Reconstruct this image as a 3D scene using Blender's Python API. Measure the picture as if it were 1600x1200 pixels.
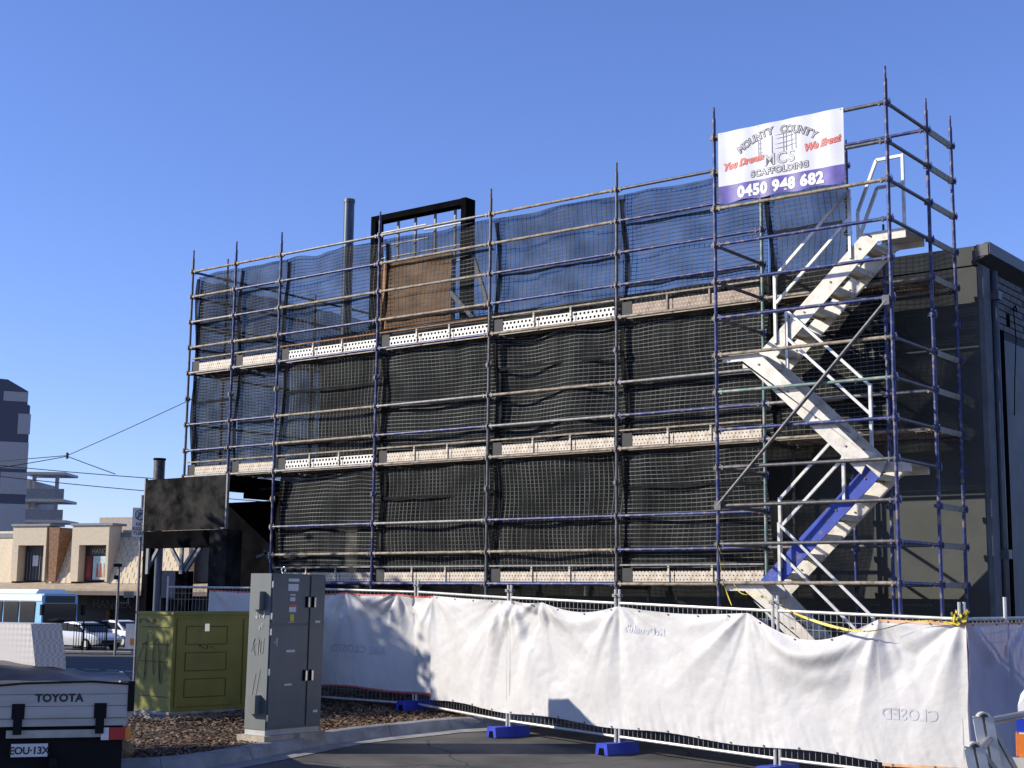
import bpy, math, random
from mathutils import Vector, Matrix, noise
for o in list(bpy.data.objects): bpy.data.objects.remove(o)
SC = bpy.context.scene
COL = SC.collection
rnd = random.Random(7)

# ------------------------------------------------------------------ camera, sky, sun, exposure
YAW, PITCH, ROLL = .656, .1478, .0105
CAM = Vector((19.103, -17.868, 1.9))
cd = bpy.data.cameras.new('camera'); cam = bpy.data.objects.new('camera', cd); COL.objects.link(cam)
cd.sensor_width = 36; cd.lens = 2261.3/1600*36; cd.clip_end = 2000; cd.clip_start = .1
_f = Vector((-math.sin(YAW)*math.cos(PITCH), math.cos(YAW)*math.cos(PITCH), math.sin(PITCH)))
_r = Vector((math.cos(YAW), math.sin(YAW), 0)); _u = _r.cross(_f)
_r2 = _r*math.cos(ROLL)+_u*math.sin(ROLL); _u2 = -_r*math.sin(ROLL)+_u*math.cos(ROLL)
cam.matrix_world = Matrix(((_r2.x, _u2.x, -_f.x, CAM.x), (_r2.y, _u2.y, -_f.y, CAM.y), (_r2.z, _u2.z, -_f.z, CAM.z), (0, 0, 0, 1)))
SC.camera = cam
SUN_EL = math.radians(26); SUN_H = Vector((.755, .656))       # horizontal travel of the light
w = bpy.data.worlds.new('World'); SC.world = w; w.use_nodes = True
nt = w.node_tree; bg = nt.nodes['Background']
sky = nt.nodes.new('ShaderNodeTexSky'); sky.sky_type = 'NISHITA'; sky.sun_disc = False
sky.sun_elevation = SUN_EL; sky.sun_rotation = math.atan2(-SUN_H.x, -SUN_H.y)
sky.altitude = 0; sky.air_density = 1.0; sky.dust_density = .1; sky.ozone_density = 5.5
tint = nt.nodes.new('ShaderNodeMix'); tint.data_type = 'RGBA'; tint.blend_type = 'MULTIPLY'; tint.inputs[0].default_value = 1; tint.inputs[7].default_value = (1.0, .925, 1.22, 1)
nt.links.new(sky.outputs[0], tint.inputs[6]); nt.links.new(tint.outputs[2], bg.inputs[0]); bg.inputs[1].default_value = .122
sl = bpy.data.lights.new('sun', 'SUN'); sun = bpy.data.objects.new('sun', sl); COL.objects.link(sun)
sl.energy = 5.0; sl.angle = math.radians(.53); sl.color = (1, .93, .82)
sun.rotation_euler = Vector((SUN_H.x, SUN_H.y, -math.tan(SUN_EL))).to_track_quat('-Z', 'Y').to_euler()
sun.location = (-20, -30, 30)
SC.view_settings.view_transform = 'Standard'; SC.view_settings.look = 'None'
SC.view_settings.exposure = .45; SC.view_settings.gamma = 1
SC.cycles.transparent_max_bounces = 24

# ------------------------------------------------------------------ frames
RH = Vector((math.cos(YAW), math.sin(YAW), 0)); FH = Vector((-math.sin(YAW), math.cos(YAW), 0))
CAM_GROUND = Vector((19.103, -17.868, 0))          # layout origin under the camera (l to camera right, d along its heading)
def P(l, d, z=0): return CAM_GROUND+RH*l+FH*d+Vector((0, 0, z))
def ground_h(d):
    if d < 15: return -.1-.037*2.2
    if d < 24: return -.1+.037*(d-17.2)
    t = min(1, (d-24)/34); t = t*t*(3-2*t); return .152*(1-t)-.95*t

# ------------------------------------------------------------------ materials
MATS = {}
def mat(name, col, rough=.6, metal=0, var=.12, scale=5, bump=0, bscale=40, col2=None, thr=(.52, .62), sc2=3, spec=.4, stretch=None):
    if name in MATS: return MATS[name]
    m = bpy.data.materials.new(name); m.use_nodes = True; n = m.node_tree.nodes; L = m.node_tree.links
    b = n['Principled BSDF']; b.inputs['Roughness'].default_value = rough; b.inputs['Metallic'].default_value = metal
    b.inputs['Specular IOR Level'].default_value = spec
    tc = n.new('ShaderNodeTexCoord'); src = tc.outputs['Object']
    if stretch:
        mp = n.new('ShaderNodeMapping'); mp.inputs['Scale'].default_value = stretch; L.new(src, mp.inputs[0]); src = mp.outputs[0]
    nz = n.new('ShaderNodeTexNoise'); nz.inputs['Scale'].default_value = scale; nz.inputs['Detail'].default_value = 6; L.new(src, nz.inputs['Vector'])
    mr = n.new('ShaderNodeMapRange'); mr.inputs['From Min'].default_value = .3; mr.inputs['From Max'].default_value = .7
    mr.inputs['To Min'].default_value = 1-var*1.5; mr.inputs['To Max'].default_value = 1+var; L.new(nz.outputs['Fac'], mr.inputs['Value'])
    mx = n.new('ShaderNodeMix'); mx.data_type = 'RGBA'; mx.blend_type = 'MULTIPLY'; mx.inputs[0].default_value = 1
    mx.inputs[6].default_value = (*col, 1); L.new(mr.outputs[0], mx.inputs[7]); out = mx.outputs[2]
    if col2:
        n2 = n.new('ShaderNodeTexNoise'); n2.inputs['Scale'].default_value = sc2; n2.inputs['Detail'].default_value = 8; n2.inputs['Roughness'].default_value = .65
        L.new(src, n2.inputs['Vector']); r2 = n.new('ShaderNodeMapRange'); r2.inputs['From Min'].default_value = thr[0]; r2.inputs['From Max'].default_value = thr[1]
        L.new(n2.outputs['Fac'], r2.inputs['Value']); m2 = n.new('ShaderNodeMix'); m2.data_type = 'RGBA'
        L.new(r2.outputs[0], m2.inputs[0]); L.new(out, m2.inputs[6]); m2.inputs[7].default_value = (*col2, 1); out = m2.outputs[2]
    L.new(out, b.inputs['Base Color'])
    if bump:
        nb = n.new('ShaderNodeTexNoise'); nb.inputs['Scale'].default_value = bscale; nb.inputs['Detail'].default_value = 5; L.new(src, nb.inputs['Vector'])
        bp = n.new('ShaderNodeBump'); bp.inputs['Strength'].default_value = bump; bp.inputs['Distance'].default_value = .02
        L.new(nb.outputs['Fac'], bp.inputs['Height']); L.new(bp.outputs[0], b.inputs['Normal'])
    MATS[name] = m; return m
def N(m): return m.node_tree.nodes, m.node_tree.links, m.node_tree.nodes['Principled BSDF']
def math_node(n, L, op, a, b=None):
    k = n.new('ShaderNodeMath'); k.operation = op
    for i, v in enumerate((a, b)):
        if v is None: continue
        if isinstance(v, (int, float)): k.inputs[i].default_value = v
        else: L.new(v, k.inputs[i])
    return k.outputs[0]
blue = mat('blue_paint', (.022, .036, .145), .45, 0, .25, 9, col2=(.17, .14, .12), thr=(.53, .60), sc2=9)
galv = mat('galvanised', (.21, .205, .20), .55, .2, .25, 14, col2=(.2, .12, .07), thr=(.58, .7), sc2=5)
rusty = mat('rusty_tube', (.22, .175, .125), .7, .1, .3, 12, col2=(.31, .27, .21), thr=(.45, .6), sc2=6)
darkst = mat('dark_steel', (.10, .10, .105), .5, .3, .25, 12, col2=(.17, .13, .10), thr=(.55, .68), sc2=6)
green_t = mat('green_tube', (.12, .2, .18), .5, .1, .25, 10, col2=(.3, .27, .22), thr=(.5, .6), sc2=6)
rustrail = mat('rust_rail', (.24, .11, .05), .8, .1, .3, 10, col2=(.3, .2, .12), thr=(.5, .65))
cream = mat('stair_aluminium', (.56, .52, .44), .42, .2, .15, 9, col2=(.34, .28, .21), thr=(.60, .78), sc2=9, bump=.08)
bluestr = mat('stair_blue', (.026, .055, .33), .5, 0, .2, 5, col2=(.12, .11, .14), thr=(.56, .66), sc2=8)
railm = mat('stair_rail', (.55, .54, .51), .4, .4, .15, 9)
whitefab = mat('white_fabric', (.625, .61, .58), .55, 0, .05, 2, bump=.35, bscale=11, spec=.3, col2=(.50, .47, .41), thr=(.58, .85), sc2=1.3)
def translucent(m, amt=.25):
    n, L, b = N(m); t = n.new('ShaderNodeBsdfTranslucent'); mx = n.new('ShaderNodeMixShader'); mx.inputs[0].default_value = amt
    src = b.inputs['Base Color'].links[0].from_socket; L.new(src, t.inputs[0])
    o = n['Material Output']; L.new(b.outputs[0], mx.inputs[1]); L.new(t.outputs[0], mx.inputs[2]); L.new(mx.outputs[0], o.inputs[0])
translucent(whitefab, .18)
lilac = mat('shade_tinted_fabric', (.50, .46, .52), .6, 0, .16, 2.2, col2=(.42, .30, .34), thr=(.55, .72), sc2=1.5, stretch=(1, 1, .25)); translucent(lilac, .15)  # white sheet fabric with the lilac grey of shade painted in
print_grey = mat('faded_print', (.475, .48, .50), .6)
print_dark = mat('faded_print_dark', (.44, .43, .47), .6)
redhem = mat('red_hem', (.55, .12, .10), .6); orangehem = mat('orange_hem', (.62, .36, .20), .6)
asphalt = mat('asphalt', (.085, .08, .073), .9, 0, .28, 1.3, bump=.5, bscale=120, col2=(.13, .12, .10), thr=(.52, .78), sc2=.8)
n, L, bb = N(asphalt); tcn = n.new('ShaderNodeTexCoord'); nzn = n.new('ShaderNodeTexNoise'); nzn.inputs['Scale'].default_value = 1.5; L.new(tcn.outputs['Object'], nzn.inputs['Vector'])
mxn = n.new('ShaderNodeMix'); mxn.data_type = 'VECTOR'; mxn.inputs[0].default_value = .25; L.new(tcn.outputs['Object'], mxn.inputs[4]); L.new(nzn.outputs['Color'], mxn.inputs[5])
von = n.new('ShaderNodeTexVoronoi'); von.feature = 'DISTANCE_TO_EDGE'; von.inputs['Scale'].default_value = .55; L.new(mxn.outputs[1], von.inputs['Vector'])
crk = math_node(n, L, 'LESS_THAN', von.outputs['Distance'], .006); cmx = n.new('ShaderNodeMix'); cmx.data_type = 'RGBA'; L.new(crk, cmx.inputs[0]); L.new(bb.inputs['Base Color'].links[0].from_socket, cmx.inputs[6]); cmx.inputs[7].default_value = (.035, .033, .03, 1); L.new(cmx.outputs[2], bb.inputs['Base Color'])
roadm = mat('road_asphalt', (.05, .052, .056), .9, 0, .2, .8)
concrete = mat('kerb_concrete', (.27, .27, .26), .85, 0, .2, 4, bump=.3, bscale=30, col2=(.16, .16, .16), thr=(.52, .7), sc2=2.5)
plinthm = mat('plinth_concrete', (.36, .31, .24), .9, 0, .2, 5, bump=.3, bscale=30, col2=(.2, .18, .15), thr=(.55, .7))
mulchbase = mat('mulch_soil', (.055, .038, .026), .95, 0, .4, 9, bump=.6, bscale=30)
wallm = mat('dark_render', (.056, .060, .054), .85, 0, .12, 1.6, bump=.15, bscale=14, col2=(.042, .045, .042), thr=(.5, .75), sc2=1)
wallside = mat('painted_brick', (.10, .11, .12), .8, 0, .15, 5, bump=.2, bscale=40)
mortar = mat('painted_mortar', (.04, .044, .05), .9)
blackm = mat('black_paint', (.006, .006, .007), .8, 0, .3, 3, spec=.0)
blackboard = mat('weathered_black_ply', (.014, .014, .014), .8, 0, .4, 4, bump=.3, bscale=50, col2=(.075, .072, .066), thr=(.44, .80), sc2=1.6, spec=.0)
greytrim = mat('grey_trim', (.2, .21, .22), .6)
roofm = mat('roof_sheet', (.18, .18, .18), .7)
ply = mat('brown_ply', (.30, .17, .08), .8, 0, .2, 2.5, stretch=(1, 1, 6))
whitep = mat('white_paint', (.72, .71, .68), .5, 0, .08)
wood_y = mat('hazard_tape', (.62, .48, .05), .5, 0, .15, 9, col2=(.03, .03, .02), thr=(.56, .58), sc2=16)
bluepl = mat('blue_plastic', (.025, .05, .42), .4, 0, .12, 4, col2=(.06, .08, .3), thr=(.55, .7))
wirem = mat('fence_wire', (.32, .32, .31), .5, .5)
fencegalv = mat('fence_galvanised', (.50, .49, .46), .45, .3, .15, 9, col2=(.28, .14, .07), thr=(.66, .72), sc2=2)
cabgrey = mat('cabinet_grey', (.125, .137, .127), .45, 0, .08, 3, col2=(.16, .165, .15), thr=(.6, .8), sc2=2, stretch=(1, 1, .3))
cabdoor = mat('cabinet_door', (.105, .115, .122), .42, 0, .08, 3, col2=(.13, .135, .135), thr=(.6, .8), sc2=2)
steel = mat('stainless', (.6, .6, .58), .25, .9, .05)
stick = mat('sticker_white', (.55, .55, .56), .5); stick_y = mat('sticker_yellow', (.6, .48, .04), .5); stick_r = mat('sticker_red', (.5, .1, .08), .5)
scratch = mat('paint_marker_white', (.6, .6, .58), .6); scratch2 = mat('paint_marker_pale', (.3, .31, .28), .6)
marker = mat('marker_black', (.012, .012, .012), .5)
kgreen = mat('kiosk_green', (.175, .172, .028), .5, 0, .12, 2, col2=(.12, .125, .033), thr=(.5, .75), sc2=1.5)
kgroove = mat('kiosk_groove', (.05, .05, .015), .6)
def perforated(name, col, cell, rad, through, rows=True, dots=(.05, .045, .04), plane='XZ', rusty_=None):
    m = mat(name, col, .55, .1, .15, 7, col2=rusty_, thr=(.5, .66), sc2=6); n, L, b = N(m)
    tc = n.new('ShaderNodeTexCoord'); sp = n.new('ShaderNodeSeparateXYZ'); L.new(tc.outputs['Object'], sp.inputs[0])
    u, v = sp.outputs[plane[0]], sp.outputs[plane[1]]
    row = math_node(n, L, 'FLOOR', math_node(n, L, 'DIVIDE', v, cell))
    off = math_node(n, L, 'MULTIPLY', math_node(n, L, 'MODULO', row, 2), .5)
    fu = math_node(n, L, 'SUBTRACT', math_node(n, L, 'FRACT', math_node(n, L, 'ADD', math_node(n, L, 'DIVIDE', u, cell), off)), .5)
    fv = math_node(n, L, 'SUBTRACT', math_node(n, L, 'FRACT', math_node(n, L, 'DIVIDE', v, cell)), .5)
    r2 = math_node(n, L, 'ADD', math_node(n, L, 'MULTIPLY', fu, fu), math_node(n, L, 'MULTIPLY', fv, fv))
    mask = math_node(n, L, 'LESS_THAN', r2, rad*rad)
    o = n['Material Output']
    if through:
        t = n.new('ShaderNodeBsdfTransparent'); ms = n.new('ShaderNodeMixShader'); L.new(mask, ms.inputs[0]); L.new(b.outputs[0], ms.inputs[1]); L.new(t.outputs[0], ms.inputs[2]); L.new(ms.outputs[0], o.inputs[0])
    else:
        src = b.inputs['Base Color'].links[0].from_socket; mx = n.new('ShaderNodeMix'); mx.data_type = 'RGBA'
        L.new(mask, mx.inputs[0]); L.new(src, mx.inputs[6]); mx.inputs[7].default_value = (*dots, 1); L.new(mx.outputs[2], b.inputs['Base Color'])
    return m
perf_white = perforated('perforated_white', (.62, .59, .53), .075, .29, True)
perf_cream = perforated('perforated_cream', (.52, .46, .37), .058, .20, False, rusty_=(.38, .29, .2))
perf_rust = perforated('perforated_rusty', (.26, .19, .14), .058, .18, False, rusty_=(.14, .09, .06), dots=(.4, .36, .3))
plankm = perforated('perforated_plank', (.30, .27, .23), .05, .17, True, plane='XY', rusty_=(.2, .13, .09))
def net_material(name, cord, open_):
    m = bpy.data.materials.new(name); m.use_nodes = True; n, L, b = N(m)
    uv = n.new('ShaderNodeUVMap'); sp = n.new('ShaderNodeSeparateXYZ'); L.new(uv.outputs[0], sp.inputs[0])
    def line(s, per, wd):
        f = math_node(n, L, 'FRACT', math_node(n, L, 'DIVIDE', s, per)); return math_node(n, L, 'LESS_THAN', f, wd)
    oi = n.new('ShaderNodeObjectInfo'); pick = math_node(n, L, 'GREATER_THAN', oi.outputs['Random'], .78)
    lv = line(sp.outputs[0], .085, .10); lh = line(sp.outputs[1], .064, .15)
    ln = math_node(n, L, 'MAXIMUM', lv, lh)
    nz = n.new('ShaderNodeTexNoise'); nz.inputs['Scale'].default_value = 2.2; nz.inputs['Detail'].default_value = 4; L.new(uv.outputs[0], nz.inputs['Vector'])
    mr = n.new('ShaderNodeMapRange'); mr.inputs['From Min'].default_value = .3; mr.inputs['From Max'].default_value = .7
    mr.inputs['To Min'].default_value = open_-.1; mr.inputs['To Max'].default_value = open_+.1; L.new(nz.outputs['Fac'], mr.inputs['Value'])
    cmix = n.new('ShaderNodeMix'); cmix.data_type = 'RGBA'; L.new(lh, cmix.inputs[0])
    dim = (cord[0]*.4, cord[1]*.4, cord[2]*.4, 1)  # catching of light painted in: cords of one direction coloured dimmer
    ca = n.new('ShaderNodeMix'); ca.data_type = 'RGBA'; ca.inputs[6].default_value = dim; ca.inputs[7].default_value = (*cord, 1); L.new(pick, ca.inputs[0])
    cb_ = n.new('ShaderNodeMix'); cb_.data_type = 'RGBA'; cb_.inputs[6].default_value = (*cord, 1); cb_.inputs[7].default_value = dim; L.new(pick, cb_.inputs[0])
    L.new(ca.outputs[2], cmix.inputs[6]); L.new(cb_.outputs[2], cmix.inputs[7])
    cm2 = n.new('ShaderNodeMix'); cm2.data_type = 'RGBA'; L.new(ln, cm2.inputs[0]); mp = n.new('ShaderNodeMapping'); mp.inputs['Scale'].default_value = (3.2, .8, 1); L.new(uv.outputs[0], mp.inputs[0])
    nf = n.new('ShaderNodeTexNoise'); nf.inputs['Scale'].default_value = 1.6; nf.inputs['Detail'].default_value = 5; L.new(mp.outputs[0], nf.inputs['Vector'])
    rf = n.new('ShaderNodeMapRange'); rf.inputs['From Min'].default_value = .35; rf.inputs['From Max'].default_value = .68; rf.inputs['To Min'].default_value = .15; rf.inputs['To Max'].default_value = 1.0; L.new(nf.outputs['Fac'], rf.inputs['Value'])
    fb = n.new('ShaderNodeMix'); fb.data_type = 'RGBA'; fb.inputs[6].default_value = (.004, .0042, .004, 1); fb.inputs[7].default_value = (.019, .020, .019, 1); L.new(rf.outputs[0], fb.inputs[0])  # fabric shading painted into the black as soft vertical streaks
    cr = n.new('ShaderNodeMix'); cr.data_type = 'RGBA'; cr.blend_type = 'MULTIPLY'; cr.inputs[0].default_value = 1; L.new(cmix.outputs[2], cr.inputs[6])
    r2 = n.new('ShaderNodeMapRange'); r2.inputs['From Min'].default_value = .3; r2.inputs['From Max'].default_value = .7; r2.inputs['To Min'].default_value = .35; r2.inputs['To Max'].default_value = 1.25; L.new(nz.outputs['Fac'], r2.inputs['Value']); L.new(r2.outputs[0], cr.inputs[7])
    L.new(fb.outputs[2], cm2.inputs[6]); L.new(cr.outputs[2], cm2.inputs[7])
    L.new(cm2.outputs[2], b.inputs['Base Color']); b.inputs['Roughness'].default_value = .7; b.inputs['Specular IOR Level'].default_value = .03
    t = n.new('ShaderNodeBsdfTransparent'); ms = n.new('ShaderNodeMixShader')
    rv = math_node(n, L, 'ADD', mr.outputs[0], math_node(n, L, 'MULTIPLY', math_node(n, L, 'SUBTRACT', oi.outputs['Random'], .5), .16))
    fac = math_node(n, L, 'MULTIPLY', rv, math_node(n, L, 'SUBTRACT', 1, ln))
    L.new(fac, ms.inputs[0]); L.new(b.outputs[0], ms.inputs[1]); L.new(t.outputs[0], ms.inputs[2]); L.new(ms.outputs[0], n['Material Output'].inputs[0])
    MATS[name] = m; return m
net_m = net_material('debris_net', (.11, .113, .112), .36)
net_low = net_material('debris_net_low', (.165, .17, .16), .15)
net_dense = net_material('debris_net_hem', (.03, .03, .03), .12)

# ------------------------------------------------------------------ mesh builder
class MB:
    def __init__(s): s.v = []; s.f = []; s.uv = None
    def box(s, x0, x1, y0, y1, z0, z1, M=None):
        i = len(s.v); c = [(x, y, z) for z in (z0, z1) for y in (y0, y1) for x in (x0, x1)]
        if M is not None: c = [tuple(M @ Vector(q)) for q in c]
        s.v += c; s.f += [tuple(i+k for k in q) for q in ((0, 2, 3, 1), (4, 5, 7, 6), (0, 1, 5, 4), (2, 6, 7, 3), (0, 4, 6, 2), (1, 3, 7, 5))]; return s
    def tube(s, a, b, r, n=8, r2=None, cap=True):
        a = Vector(a); b = Vector(b); r2 = r if r2 is None else r2; z = (b-a).normalized(); x = z.orthogonal().normalized(); y = z.cross(x); i = len(s.v)
        for p, q in ((a, r), (b, r2)):
            for k in range(n):
                t = 2*math.pi*k/n; s.v.append(tuple(p+x*(q*math.cos(t))+y*(q*math.sin(t))))
        for k in range(n): s.f.append((i+k, i+(k+1) % n, i+n+(k+1) % n, i+n+k))
        if cap: s.f.append(tuple(i+n-1-k for k in range(n))); s.f.append(tuple(i+n+k for k in range(n)))
        return s
    def path(s, pts, r, n=6):
        for a, b in zip(pts, pts[1:]): s.tube(a, b, r, n)
        return s
    def prism(s, poly, d0, d1, axis='y', M=None):
        # poly in the two other axes (x,z for y; x,y for z; y,z for x)
        i = len(s.v); n = len(poly)
        for d in (d0, d1):
            for a, b in poly:
                q = {'y': (a, d, b), 'z': (a, b, d), 'x': (d, a, b)}[axis]
                s.v.append(tuple(M @ Vector(q)) if M is not None else q)
        s.f.append(tuple(i+k for k in range(n))); s.f.append(tuple(i+n+n-1-k for k in range(n)))
        for k in range(n): s.f.append((i+(k+1) % n, i+k, i+n+k, i+n+(k+1) % n))
        return s
    def bar(s, a, b, w, h):
        # rectangular bar from a to b: w horizontal, h in the vertical plane
        a = Vector(a); b = Vector(b); z = (b-a).normalized(); up = Vector((0, 0, 1))
        if abs(z.z) > .98: up = Vector((0, 1, 0))
        x = z.cross(up).normalized(); y = x.cross(z); i = len(s.v)
        for p in (a, b):
            for dx, dy in ((-1, -1), (1, -1), (1, 1), (-1, 1)): s.v.append(tuple(p+x*(dx*w/2)+y*(dy*h/2)))
        s.f += [tuple(i+k for k in q) for q in ((3, 2, 1, 0), (4, 5, 6, 7), (0, 1, 5, 4), (1, 2, 6, 5), (2, 3, 7, 6), (3, 0, 4, 7))]; return s
    def grid(s, fn, nu, nv, uvf=None):
        i = len(s.v)
        for b in range(nv+1):
            for a in range(nu+1): s.v.append(tuple(fn(a/nu, b/nv)))
        q0 = len(s.f)
        for b in range(nv):
            for a in range(nu): k = i+b*(nu+1)+a; s.f.append((k, k+1, k+nu+2, k+nu+1))
        if uvf: s.uv = (q0, nu, nv, uvf)
        return s
    def mesh(s, name, m, smooth=False, fix=True):
        me = bpy.data.meshes.new(name); me.from_pydata(s.v, [], s.f)
        if m is not None: me.materials.append(m)
        if s.uv:
            q0, nu, nv, uvf = s.uv; uvl = me.uv_layers.new(name='UVMap'); nvx = nu+1
            for pl in me.polygons:
                for li in pl.loop_indices:
                    k = me.loops[li].vertex_index; a = k % nvx; b = k//nvx; uvl.data[li].uv = uvf(a/nu, b/nv)
        if fix and not s.uv:
            import bmesh
            bm = bmesh.new(); bm.from_mesh(me); bmesh.ops.recalc_face_normals(bm, faces=bm.faces); bm.to_mesh(me); bm.free()
        if smooth:
            for pl in me.polygons: pl.use_smooth = True
            if smooth == 'auto': me.set_sharp_from_angle(angle=math.radians(40))
        me.update(); return me
    def build(s, name, m, parent=None, smooth=False, loc=None):
        o = bpy.data.objects.new(name, s.mesh(name, m, smooth)); COL.objects.link(o)
        if parent is not None: o.parent = parent
        if loc is not None: o.location = loc
        return o
def inst(name, me, parent, loc=(0, 0, 0), rot=None, scale=None):
    o = bpy.data.objects.new(name, me); COL.objects.link(o); o.parent = parent; o.location = loc
    if rot: o.rotation_euler = rot
    if scale: o.scale = scale
    return o
def tag(o, label, cat, group=None, kind=None):
    if label: o['label'] = label
    if cat: o['category'] = cat
    if group: o['group'] = group
    if kind: o['kind'] = kind
    return o
def empty(name, loc=(0, 0, 0), rz=0, label=None, cat=None, group=None):
    o = bpy.data.objects.new(name, None); COL.objects.link(o); o.location = loc; o.rotation_euler = (0, 0, rz); o.empty_display_size = .2
    return tag(o, label, cat, group)
def box(name, m, parent, *a): return MB().box(*a).build(name, m, parent)
DG = None
def text_mesh(body, size, m, offset=0.0, align='CENTER', shear=0.0, spacing=1.0):
    c = bpy.data.curves.new('lettering', 'FONT'); c.body = body; c.size = size; c.align_x = align; c.offset = offset; c.shear = shear; c.space_character = spacing
    c.fill_mode = 'FRONT'; c.resolution_u = 3
    o = bpy.data.objects.new('lettering', c); COL.objects.link(o); bpy.context.view_layer.update()
    me = bpy.data.meshes.new_from_object(o.evaluated_get(bpy.context.evaluated_depsgraph_get())); bpy.data.objects.remove(o)
    me.materials.clear(); me.materials.append(m); return me
def lettering(body, size, m, parent, mapf, offset=0.0, shear=0.0, spacing=1.0, align='CENTER', name='lettering'):
    # flat print: every vertex (x,y) of the text is laid on a surface by mapf
    me = text_mesh(body, size, m, offset, align, shear, spacing)
    for v in me.vertices: v.co = mapf(v.co.x, v.co.y)
    me.update(); o = bpy.data.objects.new(name, me); COL.objects.link(o); o.parent = parent; return o

# ------------------------------------------------------------------ ground
def sheet_ld(name, ls, ds, m, up=0.0, kind='structure', hf=ground_h):
    b = MB(); nl = len(ls)
    for d in ds:
        for l in ls: b.v.append(tuple(P(l, d, hf(d)+up)))
    for j in range(len(ds)-1):
        for i in range(nl-1): k = j*nl+i; b.f.append((k, k+1, k+nl+1, k+nl))
    o = b.build(name, m); o['kind'] = kind; return o
def rng(a, b, n): return [a+(b-a)*i/n for i in range(n+1)]
sheet_ld('ground', [-600, -200, -80, -40, -20, -8, 0, 8, 20, 80, 200, 600], [-60, -10, 0, 8, 12, 15, 17, 19, 21, 23, 24]+rng(26, 58, 16)+[80, 120, 300, 900], asphalt)
sheet_ld('road', [-60, -20, -8.0], rng(30, 70, 20), roadm, .006)
sheet_ld('median_kerb', [-60, -24, -14], [71.5, 72.6], concrete, .14)
# painted turn line on the road
b = MB()
for i in range(26):
    t0 = i/26*1.9; r0, r1 = 3.2, 3.32
    if i % 3 == 2: continue
    q = []
    for t in (t0, t0+.075*.9):
        for r in (r0, r1): q.append(P(-17.5+r*1.5*math.sin(t), 50+r*2.2*math.cos(t), ground_h(50+r*2.2*math.cos(t))+.014))
    k = len(b.v); b.v += [tuple(x) for x in q]; b.f.append((k, k+1, k+3, k+2))
o = b.build('road_marking', mat('road_paint', (.5, .5, .5), .8)); o['kind'] = 'structure'
# kerb and mulch bed
KT = [(-9, 15.6), (-6.4, 16.35), (-4.82, 16.88), (-4.01, 17.14), (-3.46, 17.7), (-2.93, 18.64), (-2.47, 19.48), (-1.96, 20.19), (-1.38, 20.74), (-.87, 21.23), (-.23, 21.55), (.5, 22.2)]
def smooth_line(pts, n=6):
    out = []
    for i in range(len(pts)-1):
        p0 = Vector(pts[max(0, i-1)]); p1 = Vector(pts[i]); p2 = Vector(pts[i+1]); p3 = Vector(pts[min(len(pts)-1, i+2)])
        for k in range(n):
            t = k/n; out.append(.5*((2*p1)+(p2-p0)*t+(2*p0-5*p1+4*p2-p3)*t*t+(3*p1-p0-3*p2+p3)*t**3))
    out.append(Vector(pts[-1])); return out
kl = smooth_line(KT)
b = MB(); sec = [(.42, .008), (.10, .012), (.03, .135), (0, .15), (-.13, .15), (-.14, .10)]
for i, q in enumerate(kl):
    tn = (kl[min(i+1, len(kl)-1)]-kl[max(i-1, 0)]).normalized(); nn = Vector((tn.y, -tn.x))
    for off, up in sec:
        s = q+nn*off; b.v.append(tuple(P(s.x, s.y, ground_h(s.y)+up)))
ns = len(sec); kv = b.v; kerb = empty('kerb', P(-3, 18, 0)); kerb['kind'] = 'structure'
for g0 in range(0, len(kl)-1, 9):
    q = MB(); g1 = min(g0+9, len(kl)-1)
    for i in range(g0, g1+1):
        for j in range(ns):
            v = Vector(kv[i*ns+j])
            if i == g1 and g1 < len(kl)-1: v = v.lerp(Vector(kv[(i-1)*ns+j]), .05)
            q.v.append(tuple(v-kerb.location))
    for i in range(g1-g0):
        for j in range(ns-1): k = i*ns+j; q.f.append((k, k+ns, k+ns+1, k+1))
    q.build('kerb_segment', concrete, kerb, smooth='auto')
b = MB()
for q in kl: b.v.append(tuple(P(q.x, q.y, ground_h(q.y)+.12)))
n0 = len(b.v)
for q in kl:
    d1 = max(q.y+.2, 27.0); b.v.append(tuple(P(q.x-2.5, d1, ground_h(d1)+.10)))
for i in range(len(kl)-1): b.f.append((i, i+1, n0+i+1, n0+i))
o = b.build('mulch_bed', mulchbase); o['kind'] = 'structure'
chip_cols = [mat('bark_a', (.17, .105, .06), .9), mat('bark_b', (.10, .062, .038), .9), mat('bark_c', (.27, .18, .11), .9)]
b = MB(); fm = []
for _ in range(30000):
    i = rnd.randrange(len(kl)-1); q = kl[i].lerp(kl[i+1], rnd.random()); t = rnd.random()**1.5
    l = q.x-.15-2.3*t; d = q.y+.1+(max(q.y+.2, 26)-q.y)*t
    c = P(l, d, ground_h(d)+.123+rnd.random()*.02); a = rnd.random()*6.28; s = .010+rnd.random()*.024; w_ = s*(.25+.3*rnd.random())
    ex = Vector((math.cos(a), math.sin(a), rnd.uniform(-.5, .5))); ey = Vector((-math.sin(a), math.cos(a), rnd.uniform(-.5, .5)))
    k = len(b.v); b.v += [tuple(c-ex*s-ey*w_), tuple(c+ex*s-ey*w_), tuple(c+ex*s*.8+ey*w_), tuple(c-ex*s*.9+ey*w_)]; b.f.append((k, k+1, k+2, k+3)); fm.append(rnd.randrange(3))
me = b.mesh('bark_mulch', None, fix=False)
for c in chip_cols: me.materials.append(c)
me.polygons.foreach_set('material_index', fm)
o = bpy.data.objects.new('bark_mulch', me); COL.objects.link(o); tag(o, 'brown bark mulch strewn over the kerbed bed round the cabinets', 'mulch', kind='stuff')

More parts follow.
